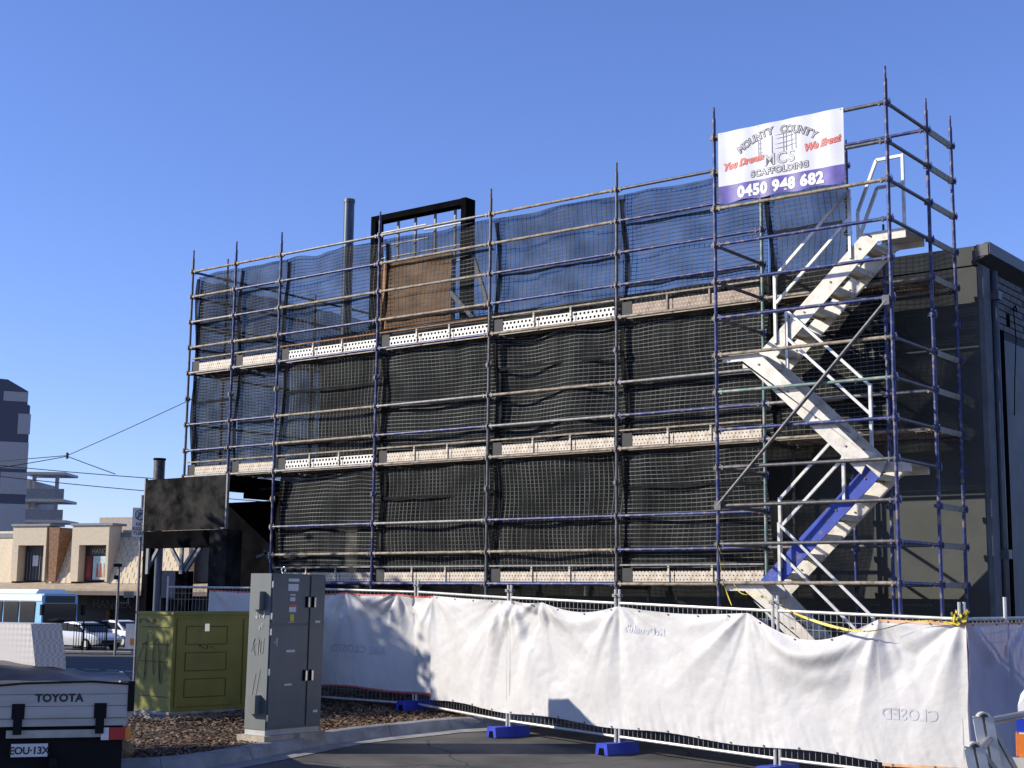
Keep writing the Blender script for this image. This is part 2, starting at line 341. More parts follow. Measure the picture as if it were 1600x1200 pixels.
# ------------------------------------------------------------------ building behind the scaffold
Z3 = 6.10
def Zl(L): return Z3+.495*L
WY = 1.08
bld = empty('building', (6, 6, 0), 0, 'dark grey rendered building behind the scaffold with gutter and brick side wall', 'building')
def bp(name, m, *a):
    x0, x1, y0, y1, z0, z1 = a; return MB().box(x0-6, x1-6, y0-6, y1-6, z0, z1).build(name, m, bld)
bp('front_wall', wallm, 0, 12.42, WY, WY+.3, 0, 6.42)
bp('parapet', wallm, 0, 12.42, WY-.012, WY+.3, 6.44, 6.70)
bp('left_wall', wallm, 0, .3, WY+.31, 13, 0, 6.6)
bp('roof', roofm, .31, 12.1, WY+.31, 13, 6.2, 6.3)
sw = bp('side_wall', mortar, 12.12, 12.40, WY+.31, 13, 0, 6.45)
bp('corner_pier', wallside, 12.424, 12.50, WY+.0, WY+.26, 0, 6.42)
bm_ = MB().box(-.0, .012, 0, .23, 0, .076).mesh('brick', wallside)
cnt = 0
for row in range(66):
    z = 6.36-row*.0965
    for c in range(5):
        y = WY+.62+c*.24+(.12 if row % 2 else 0)
        if 5.62 > z > 1.0 and y > 1.95+WY-1.25: continue
        if cnt >= 298: break
        inst('brick', bm_, sw, (12.402-6+rnd.uniform(0, .004), y-6, z)); cnt += 1
ds_ = bp('side_door', mat('side_panel', (.07, .08, .09), .6, 0, .2, 3), 12.405, 12.43, 1.95, 4.2, 0, 5.55)
MB().box(12.405-6, 12.46-6, 1.86-6, 1.945-6, 0, 5.66).build('door_frame', blackm, bld)
gt = MB(); gt.prism([(12.38, 6.46), (12.62, 6.56), (12.62, 6.72), (12.56, 6.72), (12.38, 6.62)], WY-.05, 13, 'y'); gt.v = [(x-6, y-6, z) for x, y, z in gt.v]; gt.build('gutter', mat('gutter', (.05, .05, .05), .5), bld)
gp = MB(); gp.box(12.44-6, 12.60-6, WY-.06-6, WY-.052-6, 6.54, 6.70); gp.build('gutter_end', mat('gutter_end', (.10, .10, .095), .6), bld)
dpm = mat('downpipe', (.075, .085, .095), .5)
dp = MB(); dp.tube((12.52-6, WY+.36-6, 0), (12.52-6, WY+.36-6, 6.4), .05, 10); dp.build('downpipe', dpm, bld, True)
dp = MB(); dp.box(12.44-6, 12.60-6, WY+.29-6, WY+.43-6, 6.0, 6.12); dp.build('pipe_bracket', dpm, bld); MB().box(12.44-6, 12.60-6, WY+.29-6, WY+.43-6, 2.5, 2.62).build('pipe_bracket', dpm, bld)
wr = MB(); wr.path([(12.47-6, 2.35-6, 6.05), (12.50-6, 2.32-6, 5.6), (12.49-6, 2.22-6, 5.0), (12.48-6, 2.18-6, 4.5)], .008, 5); wr.path([(12.47-6, 2.2-6, 6.02), (12.47-6, 2.5-6, 6.02), (12.47-6, 2.44-6, 6.1), (12.47-6, 2.35-6, 6.03)], .01, 5); wr.build('loose_cable', blackm, bld)
bp('vent_grille', blackm, 12.41, 12.425, 2.2, 2.32, 5.78, 5.95)
bp('sunlit_patch', mat('sunlit_cream', (.42, .40, .33), .8), .2, 1.2, WY-.03, WY-.002, 2.3, 3.2)  # cream panel painted in for a sunlit patch of the wall
# rooftop sign frame and flue
sg = empty('roof_sign_frame', (1.1, 2.6, 6.3), 0, 'black steel roof sign frame, mostly bare, with brown board at its foot', 'sign frame')
MB().box(-1.22, -1.10, -.12, .12, 0, 3.06).build('post', blackm, sg); MB().box(1.10, 1.22, -.14, .14, 0, 3.06).build('post', blackm, sg)
MB().box(-1.098, 1.098, -.12, .12, 2.94, 3.06).build('top_beam', blackm, sg)
for x in (-.65, -.2, .3, .8): MB().box(x-.02, x+.02, .04, .08, 0, 2.938).build('upright', darkst, sg)
for z, x0, x1 in ((2.72, -1.09, .15), (2.62, .1, 1.09), (2.45, -1.09, .2), (2.2, -1.09, 1.09), (1.9, -1.09, 1.09)): MB().tube((x0, -.02, z), (x1, -.02, z), .018, 8).build('tie_tube', railm, sg)
MB().box(-.95, .85, -.09, -.05, .75, 2.06).build('plywood_board', ply, sg)
MB().bar((1.2, 0, 2.2), (2.0, .0, .1), .05, .08).build('brace', greytrim, sg); MB().bar((.9, -.2, 1.3), (1.9, -.2, .3), .05, .08).build('brace', greytrim, sg)
fl = empty('flue_pipe', (-.75, 2.5, 0), 0, 'tall dark grey flue pipe standing left of the roof sign frame', 'flue')
MB().tube((0, 0, 0), (0, 0, 9.75), .105, 20).build('pipe', mat('flue_metal', (.07, .085, .11), .4, .5, .1), fl, 'auto'); MB().tube((0, 0, 9.751), (0, 0, 9.82), .115, 20).build('cap', darkst, fl, 'auto')
fl2 = empty('vent_stack', tuple(P(-7.55, 31, 0)), 0, 'short black vent stack rising behind the black gantry board', 'vent')
MB().tube((0, 0, 0), (0, 0, 4.78), .12, 16).build('pipe', darkst, fl2, 'auto'); MB().tube((0, 0, 4.781), (0, 0, 4.82), .135, 16).build('rim', blackm, fl2, 'auto')

# ------------------------------------------------------------------ scaffold
SX = [-2.44, -1.22, 0, 2.44, 4.88, 7.32, 9.76, 12.2]
TY = -1.318; RY = .864
scf = empty('facade_scaffold', (0, 0, 0), 0, 'long three-deck tube scaffold along the dark building, behind the netting ties', 'scaffold')
twr = empty('scaffold_stair_tower', (0, 0, 0), 0, 'tall scaffold tower with stairs at the right end carrying the printed banner', 'scaffold')
cpl = MB()
cpl.box(-.058, .058, -.016, .016, -.022, .022); cpl.box(-.016, .016, -.058, .058, -.022, .022); cpl.tube((0, 0, -.03), (0, 0, .03), .034, 8); cpl.box(.036, .052, -.008, .008, -.05, .05); cpl.box(-.008, .008, -.052, -.036, -.05, .05)
cpl_blue = cpl.mesh('coupling', blue); cpl_dark = cpl.mesh('coupling', darkst); cpl_rust = cpl.mesh('coupling', rusty)
def standard(root, x, y, z0, z1, m, c, lo, hi):
    b = MB(); b.tube((0, 0, z0), (0, 0, z1-.16), .0245, 10); b.tube((0, 0, z1-.16), (0, 0, z1), .017, 8)
    o = b.build('standard', m, root, 'auto', (x, y, 0))
    for L in range(lo, hi+1):
        if z0-.05 < Zl(L) < z1: inst('coupling', c, o, (0, 0, Zl(L)))
    return o
def tube_part(root, name, a, b, m, r=.0235):
    a = Vector(a); b = Vector(b); u = (b-a).normalized(); q = MB(); q.tube(u*.0+Vector(), b-a, r, 10)
    e = u*.05; q.box(-.012, .012, -.02, .02, -.03, .03, Matrix.Translation(e)); q.box(-.012, .012, -.02, .02, -.03, .03, Matrix.Translation((b-a)-e))
    return q.build(name, m, root, 'auto', a)
TOP = Zl(4)+.43
stm = [darkst, blue, blue, blue, darkst, darkst, green_t, blue]
for i, x in enumerate(SX):
    z0 = 4.09 if i < 2 else ground_h(20)
    standard(scf, x, 0, z0, TOP, stm[i], (cpl_dark, cpl_dark, cpl_rust, cpl_blue, cpl_dark, cpl_dark, cpl_blue, cpl_blue)[i], -11, 4)
    if i >= 2: standard(scf, x, RY, 0, (TOP if i == 7 else Zl(0)+.1), blue if i == 7 else darkst, cpl_blue if i == 7 else cpl_dark, -11, 4)
standard(scf, 10.67, RY, 0, TOP-.05, blue, cpl_blue, -11, 4); standard(scf, 11.565, 0, 0, Zl(1)+.3, blue, cpl_blue, -11, 1)
standard(scf, -2.44, RY, 4.09, TOP, darkst, cpl_dark, -4, 4)
for y in (3.3, 5.74): standard(scf, -2.44, y, 4.09, TOP-.3, darkst, cpl_dark, -4, 3)
tm = {'b': blue, 'g': galv, 'r': rusty, 'd': darkst, 'e': green_t}
# material letters per bay for each level, from left to right (bays 0..6)
LED = {4: 'rrggrdb', 3: 'rbbrrbb', 2: 'gbrrbbb', 1: 'rrbrbbg', 0: 'ggbbrrr', -2: 'bbrgrge', -3: 'bbrbgbg', -4: 'gggrrrr', -6: '..bgbbb', -7: '..rrrbd', -8: '..bbbrd'}
for L, s in LED.items():
    for i, c in enumerate(s):
        if c == '.' or (i == 6 and L in (3, 2, 1, -2, -6)): continue
        x0, x1 = SX[i]+.03, SX[i+1]-.03
        tube_part(scf, 'ledger', (x0, -.012, Zl(L)), (x1, -.012, Zl(L)), tm[c])
for L in (0, -4):
    tube_part(scf, 'ledger', (SX[6]+.03, RY, Zl(L)-.05), (SX[7]-.03, RY, Zl(L)-.05), darkst)
for L in (4, 3, 2, 1, 0, -4):
    for y0, y1 in ((.03, RY-.03), (RY+.03, 3.27), (3.33, 5.7)): tube_part(scf, 'ledger', (-2.44, y0, Zl(L)), (-2.44, y1, Zl(L)), galv if L % 2 else darkst)
for i, x in enumerate(SX):
    if i in (0,): continue
    for L in ((0, -4, -8) if i > 1 else (0, -4)):
        if i == 7: continue
        tube_part(scf, 'transom', (x, .03, Zl(L)-.05), (x, RY-.03, Zl(L)-.05), darkst)
# end boards between the last front and rear posts
hop = MB().box(-.02, .02, .05, RY-.05, -.036, .036)
hopm = hop.mesh('end_board', mat('end_board_metal', (.26, .245, .21), .6, .2, .2, 8))
for L in (4, 3, 2, 1, 0, -2, -3, -4, -6, -7, -8): inst('end_board', hopm, scf, (SX[7], 0, Zl(L)), (math.radians(0), .25, 0))
toepl = mat('toe_plate_dark', (.035, .034, .033), .7)
# decks, toe boards, toe rails
plank_x = {2.44: None, 1.22: None}
for ln in plank_x:
    q = MB(); q.box(.06, ln-.06, 0, .235, -.004, 0); q.box(.06, ln-.06, 0, .012, -.05, -.0045); q.box(.06, ln-.06, .223, .235, -.05, -.0045); plank_x[ln] = q.mesh('deck_plank', plankm)
for L in (0, -4, -8):
    for i in range(7):
        if L == -8 and i < 2: continue
        ln = round(SX[i+1]-SX[i], 2)
        for k in range(3): inst('deck_plank', plank_x[ln], scf, (SX[i], .07+k*.25, Zl(L)+.03))
        if i == 6: continue
        tb_m = {0: [perf_cream, perf_cream, perf_white, perf_white, perf_white, perf_rust], -4: [perf_cream, perf_cream, perf_white, perf_cream, perf_cream, perf_cream], -8: [None, None, perf_cream, perf_cream, perf_cream, perf_cream]}[L][i]
        z = Zl(L); n = 3 if ln > 2 else 1; x0 = SX[i]+.26; x1 = SX[i+1]-.05; seg = (x1-x0)/n
        MB().box(0, .2, 0, .012, 0, .2).build('toe_plate', toepl, scf, loc=(SX[i]+.05, .034, z+.03))
        for k in range(n):
            MB().box(0, seg-.015, 0, .01, 0, .15).build('toe_board', tb_m, scf, loc=(x0+k*seg, .03, z+.035))
            if k: MB().box(-.014, .014, 0, .012, 0, .235).build('toe_bracket', perf_cream if tb_m is not perf_rust else rusty, scf, loc=(x0+k*seg-.10, .012, z+.03))
        MB().bar((0, 0, 0), (ln-.1, 0, 0), .03, .022).build('toe_rail', rustrail if L == 0 and 1 < i < 4 else (rusty if L > -8 else galv), scf, loc=(SX[i]+.05, .02, z+.275))
# tower
standard(twr, 9.76, TY, 0, Zl(4)+.43, blue, cpl_dark, -11, 4); standard(twr, 12.2, TY, -.1, Zl(4)+.47, blue, cpl_blue, -11, 4)
TL = {4: 'd', 3: 'd', 2: 'r', 1: 'b', 0: 'b', -1: 'b', -2: 'r', -3: 'e', -4: 'b', -5: 'd', -6: 'd', -7: 'd', -8: 'r'}
for L, c in TL.items(): tube_part(twr, 'ledger', (9.79, TY-.012, Zl(L)), (12.17, TY-.012, Zl(L)), tm[c])
for L in (4, 3, 2, 1, -2, -3, -4, -5, -7, -8): tube_part(twr, 'transom', (12.2, TY+.03, Zl(L)), (12.2, -.03, Zl(L)), darkst if L > -6 else blue)
for L in (1, 0, -1, -5, -6, -7): tube_part(twr, 'transom', (9.76, TY+.03, Zl(L)-.0), (9.76, -.03, Zl(L)), darkst)
q = MB(); q.tube((0, 0, 0), (12.17-9.8, 0, Zl(-1)-Zl(-6)-.05), .024, 10); q.box(-.04, .05, -.02, .02, -.06, .06); q.box(2.32, 2.41, -.02, .02, 2.37, 2.49); q.build('diagonal_brace', darkst, twr, 'auto', (9.79, TY-.06, Zl(-6)))

# ------------------------------------------------------------------ stair flights
def flight(label, xt, zt, xb, zb, y0, y1, near, far, land, rails, name='stair_flight'):
    # steps run from (xt,zt) down to (xb,zb); y0 near side, y1 far side; land = (x0,x1) of the top platform
    r = empty(name, (xb, (y0+y1)/2, zb), 0, label, 'stairs', 'stair flights in the scaffold tower')
    ox, oy, oz = xb, (y0+y1)/2, zb
    sg = 1 if xt > xb else -1; dx, dz = xt-xb, zt-zb; ln = math.hypot(dx, dz); ux, uz = dx/ln, dz/ln; nx, nz = -uz*sg, ux*sg
    for y, m in ((y0, near), (y1, far)):
        h = .115
        poly = [(0-nx*h-ux*.12, -nz*h-uz*.12), (dx-nx*h+ux*.02, dz-nz*h+uz*.02), (dx-nx*.02+sg*.06, dz-.115), (dx+sg*.06, dz+.02), (dx+nx*h-ux*.08, dz+nz*h-uz*.08), (nx*h-ux*.05, nz*h-uz*.05)]
        MB().prism(poly, y-oy-.011, y-oy+.011, 'y').build('stringer', m, r)
        for t in (.12, .38, .62, .88): MB().tube((dx*t, y-oy-.022, dz*t+.01), (dx*t, y-oy-.0112, dz*t+.01), .014, 8).build('bolt', darkst, r)
    n = 6
    tr = MB(); tr.box(-.115, .115, y0-oy+.013, y1-oy-.013, -.022, .018); tr.box(-.115, -.10, y0-oy+.014, y1-oy-.014, -.06, -.023); tr.box(.10, .115, y0-oy+.014, y1-oy-.014, -.06, -.023); tme = tr.mesh('tread', cream)
    for k in range(1, n+1): inst('tread', tme, r, (dx*(k-.5)/n, 0, dz*(k-.5)/n))
    la, lb = land
    MB().box(la-ox, lb-ox, y0-oy-.01, y1-oy+.01, zt-oz-.02, zt-oz+.03).box(la-ox, lb-ox, y0-oy-.012, y0-oy+.012, zt-oz-.10, zt-oz-.021).box(la-ox, lb-ox, y1-oy-.012, y1-oy+.012, zt-oz-.10, zt-oz-.021).build('landing', cream, r)
    for y, (ra, rb) in rails:
        for off in (.92, .55):
            MB().bar((dx*ra, y-oy, dz*ra+off), (dx*rb, y-oy, dz*rb+off), .032, .036).build('handrail', railm, r)
        for t in (ra, rb):
            MB().box(dx*t-.019, dx*t+.019, y-oy-.02, y-oy+.02, dz*t+.02, dz*t+.94).build('rail_post', railm, r)
    return r
f1 = flight('cream upper stair flight, topmost in the tower, climbing right to the top platform', 11.72, Zl(1), 10.12, Zl(-2), -.68, -.08, cream, cream, (11.7, 12.15), [(-.70, (.12, .80))])
f2 = flight('cream stair flight descending to the right below the topmost one, with white rails', 10.17, Zl(-2), 11.72, Zl(-5), -1.26, -.72, cream, cream, (9.83, 10.2), [(-.705, (.06, .8))])
f3 = flight('stair flight with bright blue near stringer low in the tower', 11.70, Zl(-5), 10.14, Zl(-8), -.66, -.08, bluestr, cream, (11.7, 12.12), [(-.69, (.12, .70))])
f4 = flight('lowest stair flight, mostly hidden behind the white fence sheet', 10.16, Zl(-8), 11.75, Zl(-11), -1.26, -.72, cream, cream, (9.83, 10.2), [(-.705, (.1, .9))])
gd_ = empty('landing_guardrail', (11.7, -.3, Zl(1)), 0, 'bent pale guard rail standing on the top stair platform', 'rail')
for zz in (0, -.42):
    MB().bar((-.36, 0, .42+zz*.0+.02+zz*.9), (-.08, 0, 1.10+zz*.9), .035, .04).bar((-.08, 0, 1.10+zz*.9), (.28, 0, 1.10+zz*.9), .035, .04).build('rail', railm, gd_)
MB().box(.262, .298, -.02, .02, .03, 1.12).build('post', railm, gd_); MB().box(-.378, -.342, -.02, .02, -.35, .43).build('post', railm, gd_)

# ------------------------------------------------------------------ nets
def fbm(x, y, s): return noise.noise(Vector((x*s, y*s, 3.1)))
def net(x0, x1, z0, z1, y, seed, label, axis='x', ragged=.05):
    rs = random.Random(seed); su, sv = rs.uniform(.93, 1.1), rs.uniform(.93, 1.1)
    rs_k = rs.uniform(-1, 1); wd = x1-x0; ht = z1-z0; nu, nv = max(14, int(wd*14)), 26
    def fn(u, v):
        x = x0+wd*u; z = z0+ht*v
        k = v*4
        bulge = abs(math.sin(math.pi*k/2))*.5          # tied at alternate ledgers
        dy = -.05*bulge*math.sin(math.pi*min(1, u*1.05))+(.10+.10*(seed%3==0))*fbm(x+seed*7, z*.6, 1.0)*min(1, 4*u+.3)+.012*noise.noise(Vector((x*4+seed, z*1.2, seed)))
        edge = fbm(x*1.0+seed*3, 5.5, 2.2)*ragged
        zz = z+(edge-ragged*.5)*max(0, (v-.75)*4)+fbm(x+9+seed, 1.1, 2.5)*ragged*max(0, (.2-v)*5)*.5
        xx = x+.03*fbm(z+seed, 2.2, 1.6)*(1 if u > .9 or u < .1 else 0)
        return (xx, y+dy, zz) if axis == 'x' else (y+dy, xx, zz)
    b = MB().grid(fn, nu, nv, lambda u, v: (u*wd*su+seed*.37+.02*math.sin(v*9+seed)+.03*v*rs_k, v*ht*sv+.04*u*rs_k+.008*math.sin(u*wd*2.2+seed)))
    o = b.build('debris_net', net_m if z0 > 6 or axis == 'y' or x0 < -.1 else net_low, None, True)
    c = fn(.5, 0); 
    tag(o, label, 'net', 'black debris nets hung inside the scaffold')
    def hem(u, v):
        x = x0+.05+.05*math.sin(v*5+seed)+(.045+.03*noise.noise(Vector((v*4, seed, 1))))*(u*2-.6); z = z0+ht*(.02+.93*v)
        return (x, y-.055+.02*math.sin(u*3.1), z) if axis == 'x' else (y-.05, x, z)
    MB().grid(hem, 3, 20, lambda u, v: (u*.2, v*ht)).build('folded_edge', net_dense, o, True)
    for L in range(1, 4):
        zc = z0+ht*L/4+.0
        if seed % 2 == L % 2 or ht < 1: continue
        def lap(u, v): 
            x = x0+.1+(wd-.15)*u; return (x, y-.06, zc-.03-.05*v*(1+.6*noise.noise(Vector((x*2.2, seed, L))))+.02*noise.noise(Vector((x*3, seed+4, L)))) if axis == 'x' else (y-.06, x, zc-.05*v)
        MB().grid(lap, 16, 1, lambda u, v: (u*wd, v*.08)).build('lap_strip', net_dense, o, True)
    return o
ORD = ['first', 'second', 'third', 'fourth', 'fifth', 'sixth', 'seventh']
sd = 1
for lift, z0, z1, xe in (('upper', Zl(0)+.05, Zl(4)-.035, 11.0), ('middle', Zl(-4)+.05, Zl(0)-.05, 11.5), ('lower', Zl(-8)+.05, Zl(-4)-.05, 9.72)):
    for i in range(7):
        if lift == 'lower' and (i < 2 or i > 5): continue
        x0 = SX[i]+.03; x1 = min(SX[i+1]+.06, xe)
        net(x0, x1, z0, z1, .13, sd, f'black net sheet of the {lift} lift in the {ORD[i]} scaffold bay from the left', ragged=.015 if (lift == 'upper' and i > 2) else .045); sd += 1
net(.12, 5.6, Zl(-4)+.1, Zl(4)-.12, -2.36, 40, 'black net on the left end of the scaffold running back from the corner', axis='y', ragged=.1)

# ------------------------------------------------------------------ banner on the tower
bn = empty('printed_banner', (10.75, TY-.05, 7.14), 0, 'white and purple vinyl banner with phone number tied to the tower top', 'banner')
BW, BH = 1.80, .975
def rip(x, z): return .0055*math.sin(x*15+.5*z)+.003*noise.noise(Vector((x*3, z*3, 0)))
def bpos(x, z, off=0): return Vector((x, rip(x, z)-off, z))
MB().grid(lambda u, v: bpos((u-.5)*BW, .235+(BH-.235)*v), 80, 20).build('white_field', mat('vinyl_white', (.56, .57, .60), .45, 0, .05, 3), bn, True)
purp = mat('vinyl_purple', (.085, .065, .30), .4, 0, .3, 5)
MB().grid(lambda u, v: bpos((u-.5)*BW, .235*v-(.012*math.sin(u*22) if v == 0 else 0)), 80, 6).build('purple_band', purp, bn, True)
ink = mat('ink_dark', (.06, .06, .07), .6); inkw = mat('ink_white', (.75, .75, .76), .5); inkr = mat('ink_red', (.50, .08, .07), .5); inkf = mat('ink_silver', (.48, .48, .50), .5); inkg = mat('ink_grey', (.30, .31, .35), .6)
def line_text(body, size, x, z, m, off, o=.0, shear=0, slope=0.0, spacing=1.0): lettering(body, size, m, bn, lambda a, c: bpos(x+a, z+c+slope*a, off), o, shear, spacing)
line_text('0450 948 682', .205, 0, .045, inkw, .004, .010, spacing=1.08)
for m, o_, off in ((ink, .009, .003), (inkf, -.0005, .005)):
    line_text('MCS', .215, -.0, .40, m, off, o_*.62, spacing=1.12); line_text('SCAFFOLDING', .115, .0, .285, m, off, o_*.75+.002, spacing=1.12)
for body, x, z in (('You Dream', -.53, .47), ('We Erect', .60, .52)):
    line_text(body, .125, x, z, inkr, .003, .010, .25, .10); line_text(body, .125, x, z, mat('ink_pink', (.62, .22, .18), .5), .005, .0, .25, .10)
word = 'MOUNTY COUNTY'
for i, ch in enumerate(word):
    if ch == ' ': continue
    a = (i-6)/6*.60; cx = math.sin(a)*.88-.03; cz = .855-(1-math.cos(a))*.88
    for m, o_, off in ((ink, .009, .003), (inkf, -.0005, .005)):
        lettering(ch, .13, m, bn, lambda x, y, a=a, cx=cx, cz=cz, off=off: bpos(cx+x*math.cos(a)+y*math.sin(a), cz-x*math.sin(a)+y*math.cos(a)-.04, off), o_)
pl = MB()
for x in (-.3, -.27, -.1, .06, .1, .18, .24): pl.box(x-.003, x+.003, -.002+rip(x, .7)-.004, rip(x, .7)-.002, .56, .80-abs(x)*.1)
for z in (.60, .66, .73, .78): pl.bar((-.3, rip(-.3, z)-.004, z-.01), (.24, rip(.2, z)-.004, z+.03), .002, .006)
pl.build('line_drawing', inkg, bn)
for x in (-.86, -.3, .3, .86):
    MB().tube((x, -.0, BH-.02), (x, .06, BH+.02), .006, 6).build('tie', blackm, bn); MB().tube((x, 0, .02), (x, .05, 0), .006, 6).build('tie', blackm, bn)

# ------------------------------------------------------------------ temporary fence
FJ = [(-5.85, 24.9), (-3.55, 23.75), (-1.43, 22.6), (0, 20.55), (1.40, 19.0), (3.12, 17.2), (4.84, 15.65)]
FP = [P(l, d, ground_h(d)) for l, d in FJ]
CORNER = FP[-1]; RET = CORNER+Vector((.55, 2.35, .02)); FP2 = [CORNER, RET, RET+Vector((.5, 2.35, .05))]
fn_lab = ['behind the green kiosk', 'behind the tall grey cabinet', 'at the tree shadow', 'right of the kerb end', 'in the middle of the white sheet', 'nearest the right corner']
def fence_panel(a, b, label):
    r = empty('temporary_fence', a, math.atan2((b-a).y, (b-a).x), label, 'fence', 'temporary fence panels round the site')
    ln = math.hypot((b-a).x, (b-a).y)-.07; dz = b.z-a.z; S = lambda x: dz*x/ln
    for x in (.035, ln+.035-.0): MB().tube((x, 0, .08+S(x)), (x, 0, 2.08+S(x)), .019, 8).build('post', fencegalv, r, 'auto')
    for z in (.21, 1.90): MB().tube((.05, 0, z), (ln+.02, 0, z+dz), .019, 8).build('rail', fencegalv, r, 'auto')
    q = MB(); n = int(ln/.075)
    for i in range(1, n): x = .035+ln*i/n; q.tube((x, 0, .21+S(x)), (x, 0, 1.9+S(x)), .0028, 4, cap=False)
    for z in (.36, .52, .9, 1.3, 1.7, 1.80): q.tube((.04, .004, z), (ln+.03, .004, z+dz), .0028, 4, cap=False)
    o = q.build('wire_infill', wirem, r); o['kind'] = 'stuff'
    return r
FR = {}
for i in range(6): FR[i] = fence_panel(FP[i], FP[i+1], 'wire mesh temporary fence panel '+fn_lab[i])
fence_panel(FP2[0], FP2[1], 'wire mesh fence panel turning back at the right corner'); 
blk = MB(); blk.prism([(-.11, 0), (.11, 0), (.09, .14), (-.09, .14)], -.30, .30, 'y'); blkm = blk.mesh('fence_foot', bluepl)
blk2 = MB(); blk2.prism([(-.05, -.001), (.05, -.001), (.035, .085), (-.035, .085)], -.306, -.302, 'y'); 
labs = [None, None, 'blue plastic fence foot on the mulch right of the grey cabinet', 'blue plastic fence foot at the kerb end', 'blue plastic fence foot in the middle of the asphalt', 'blue plastic fence foot nearest the bottom right', None]
for i, lb in enumerate(labs):
    if lb is None: continue
    d_ = (FP[min(i+1, 6)]-FP[i-1]); rz = math.atan2(d_.y, d_.x); z = .12 if i == 2 else .0
    f = empty('ballast_block', FP[i]+Vector((0, 0, z)), rz, lb, 'fence foot', 'blue fence feet'); inst('block', blkm, f); blk2.build('handle_slot', blackm, f)
    MB().box(-.07, .07, -.03, .03, 1.98, 2.02).tube((0, -.06, 2.0), (0, .06, 2.0), .012, 6).build('clamp', galv, FR[i], loc=(.0, 0, 0))
# cover sheets
def along(pts, s):
    for a, b in zip(pts, pts[1:]):
        L_ = math.hypot((b-a).x, (b-a).y)
        if s <= L_ or b is pts[-1]: t = s/L_; return a.lerp(b, t), (b-a).normalized()
        s -= L_
    return pts[-1], (pts[-1]-pts[-2]).normalized()
def lens(pts): 
    o = [0]
    for a, b in zip(pts, pts[1:]): o.append(o[-1]+math.hypot((b-a).x, (b-a).y))
    return o
def tri(x): return 4*abs((x % 1)-.5)-1
def cover(name, pts, s0, s1, ties, zt, zb, m, seed, label, hem=None, wr=1.0):
    # ties: [(s, sag after it)], zt/zb heights above ground
    def sag(s):
        for (a, g), (b_, _) in zip(ties, ties[1:]):
            if a <= s <= b_: t = (s-a)/(b_-a); return g*(1-(2*t-1)**2)**1.25
        return 0
    def pos(s, v, off=0):
        p0, t = along(pts, s); n = Vector((t.y, -t.x, 0)); top = zt-sag(s)-.02; bot = zb+.02*math.sin(s*3+seed); z = bot+(top-bot)*v
        dy = 0
        for k, (ts, g) in enumerate(ties):
            rx, rz = s-ts, zt-z; r_ = math.hypot(rx, rz)+.05; th = math.atan2(rx, rz+.02)
            dy += .040*math.exp(-r_*.75)*(tri(th*.95+k*.37)+.35*tri(th*2.3+k*.6))*min(1, r_*3)
        sg_ = sag(s)
        dep = zt-z-sg_
        if sg_ > .02: dy += .5*sg_*math.exp(-((dep-.12-.3*sg_)/.12)**2)*1.0+.25*sg_*math.exp(-((dep-.42)/.15)**2)
        dy += wr*(.030*noise.noise(Vector((s*1.1+seed, z*.7, 0)))+.010*noise.noise(Vector((s*3+seed, z*1.6, 4)))+.007*abs(noise.noise(Vector((s*5+z*3, z*5-s*2, seed)))))
        dy += wr*.014*noise.noise(Vector((s*14+z*5, z*3, 7)))*max(0, 1-(z-zb)*2.2)
        q = p0+n*(.045+max(-.03, dy)+off); return Vector((q.x, q.y, p0.z+z))
    ln = s1-s0; nu = int(ln*42); nv = 70
    b = MB().grid(lambda u, v: pos(s0+ln*u, v), nu, nv); o = b.build(name, m, None, True); tag(o, label, 'fence sheet')
    if hem:
        for v0, v1, hm in hem:
            q = MB().grid(lambda u, v: pos(s0+ln*u, v0+(v1-v0)*v, .004), nu, 1).build('hem', hm, o, True)
    ey = MB().tube((0, -.004, 0), (0, .004, 0), .011, 8).mesh('eyelet', darkst); k = s0+.12
    while k < s1-.05:
        t = along(pts, k)[1]
        for v in (.012, .985): inst('eyelet', ey, o, pos(k, v, .008), (0, 0, math.atan2(t.y, t.x)))
        k += .48
    return o, pos
FL = lens(FP)
s_l = FL[2]+.55
c1, p1 = cover('fence_sheet', FP, .95, s_l, [(1.0, .02), (FL[1], .03), (FL[1]+1.1, .02), (FL[2]-.3, .02), (s_l, 0)], 1.88, .38, whitefab, 3, 'white fence sheet with red hem under the tree shadow, beside the grey cabinet', [(0, .018, redhem), (.985, 1, redhem)], .6)
c2, p2 = cover('fence_sheet', FP, s_l+.004, FL[6]-.954, [(s_l, .01), (FL[3]-.15, .0), (FL[3]+.15, .02), (FL[3]+.75, .10), (FL[4]+.05, .05), (FL[5]-.35, .27), (FL[6]-.95, 0)], 1.88, .33, whitefab, 8, 'long crumpled white fence sheet along the middle of the fence')
# big sagging piece near the right, then the taut corner piece
c3, p3 = cover('fence_sheet', FP, FL[6]-.95, FL[6]+.05, [(FL[6]-.95, .0), (FL[6], 0)], 1.88, .30, whitefab, 15, 'white fence sheet with orange hem just left of the right corner', [(0, .02, orangehem), (.98, 1, orangehem)], .7)
c4, p4 = cover('fence_sheet', FP2, -.045, 3.6, [(-.05, .0), (1.2, .0), (2.4, 0), (3.6, 0)], 1.88, .30, lilac, 21, 'fence sheet turning back from the right corner, coloured lilac grey for shade', [(0, .02, orangehem), (.985, 1, orangehem)], .5)
def fence_print(parent, pos, body, size, s, z, m, total):
    lettering(body, size, m, parent, lambda a, c: pos(s-a, (z+c-.3)/1.56, .005), .004, 0, 1.05)
fence_print(c1, p1, 'ARE CLOSED', .17, FL[2]-1.05, .88, print_dark, 0)
fence_print(c3, p3, 'CLOSED', .17, FL[6]-.62, .80, print_grey, 0)
fence_print(c4, p4, 'ARE', .17, .36, .80, print_dark, 0)
fence_print(c2, p2, "McDonald's", .13, FL[4]+.5, 1.55, print_grey, 0)
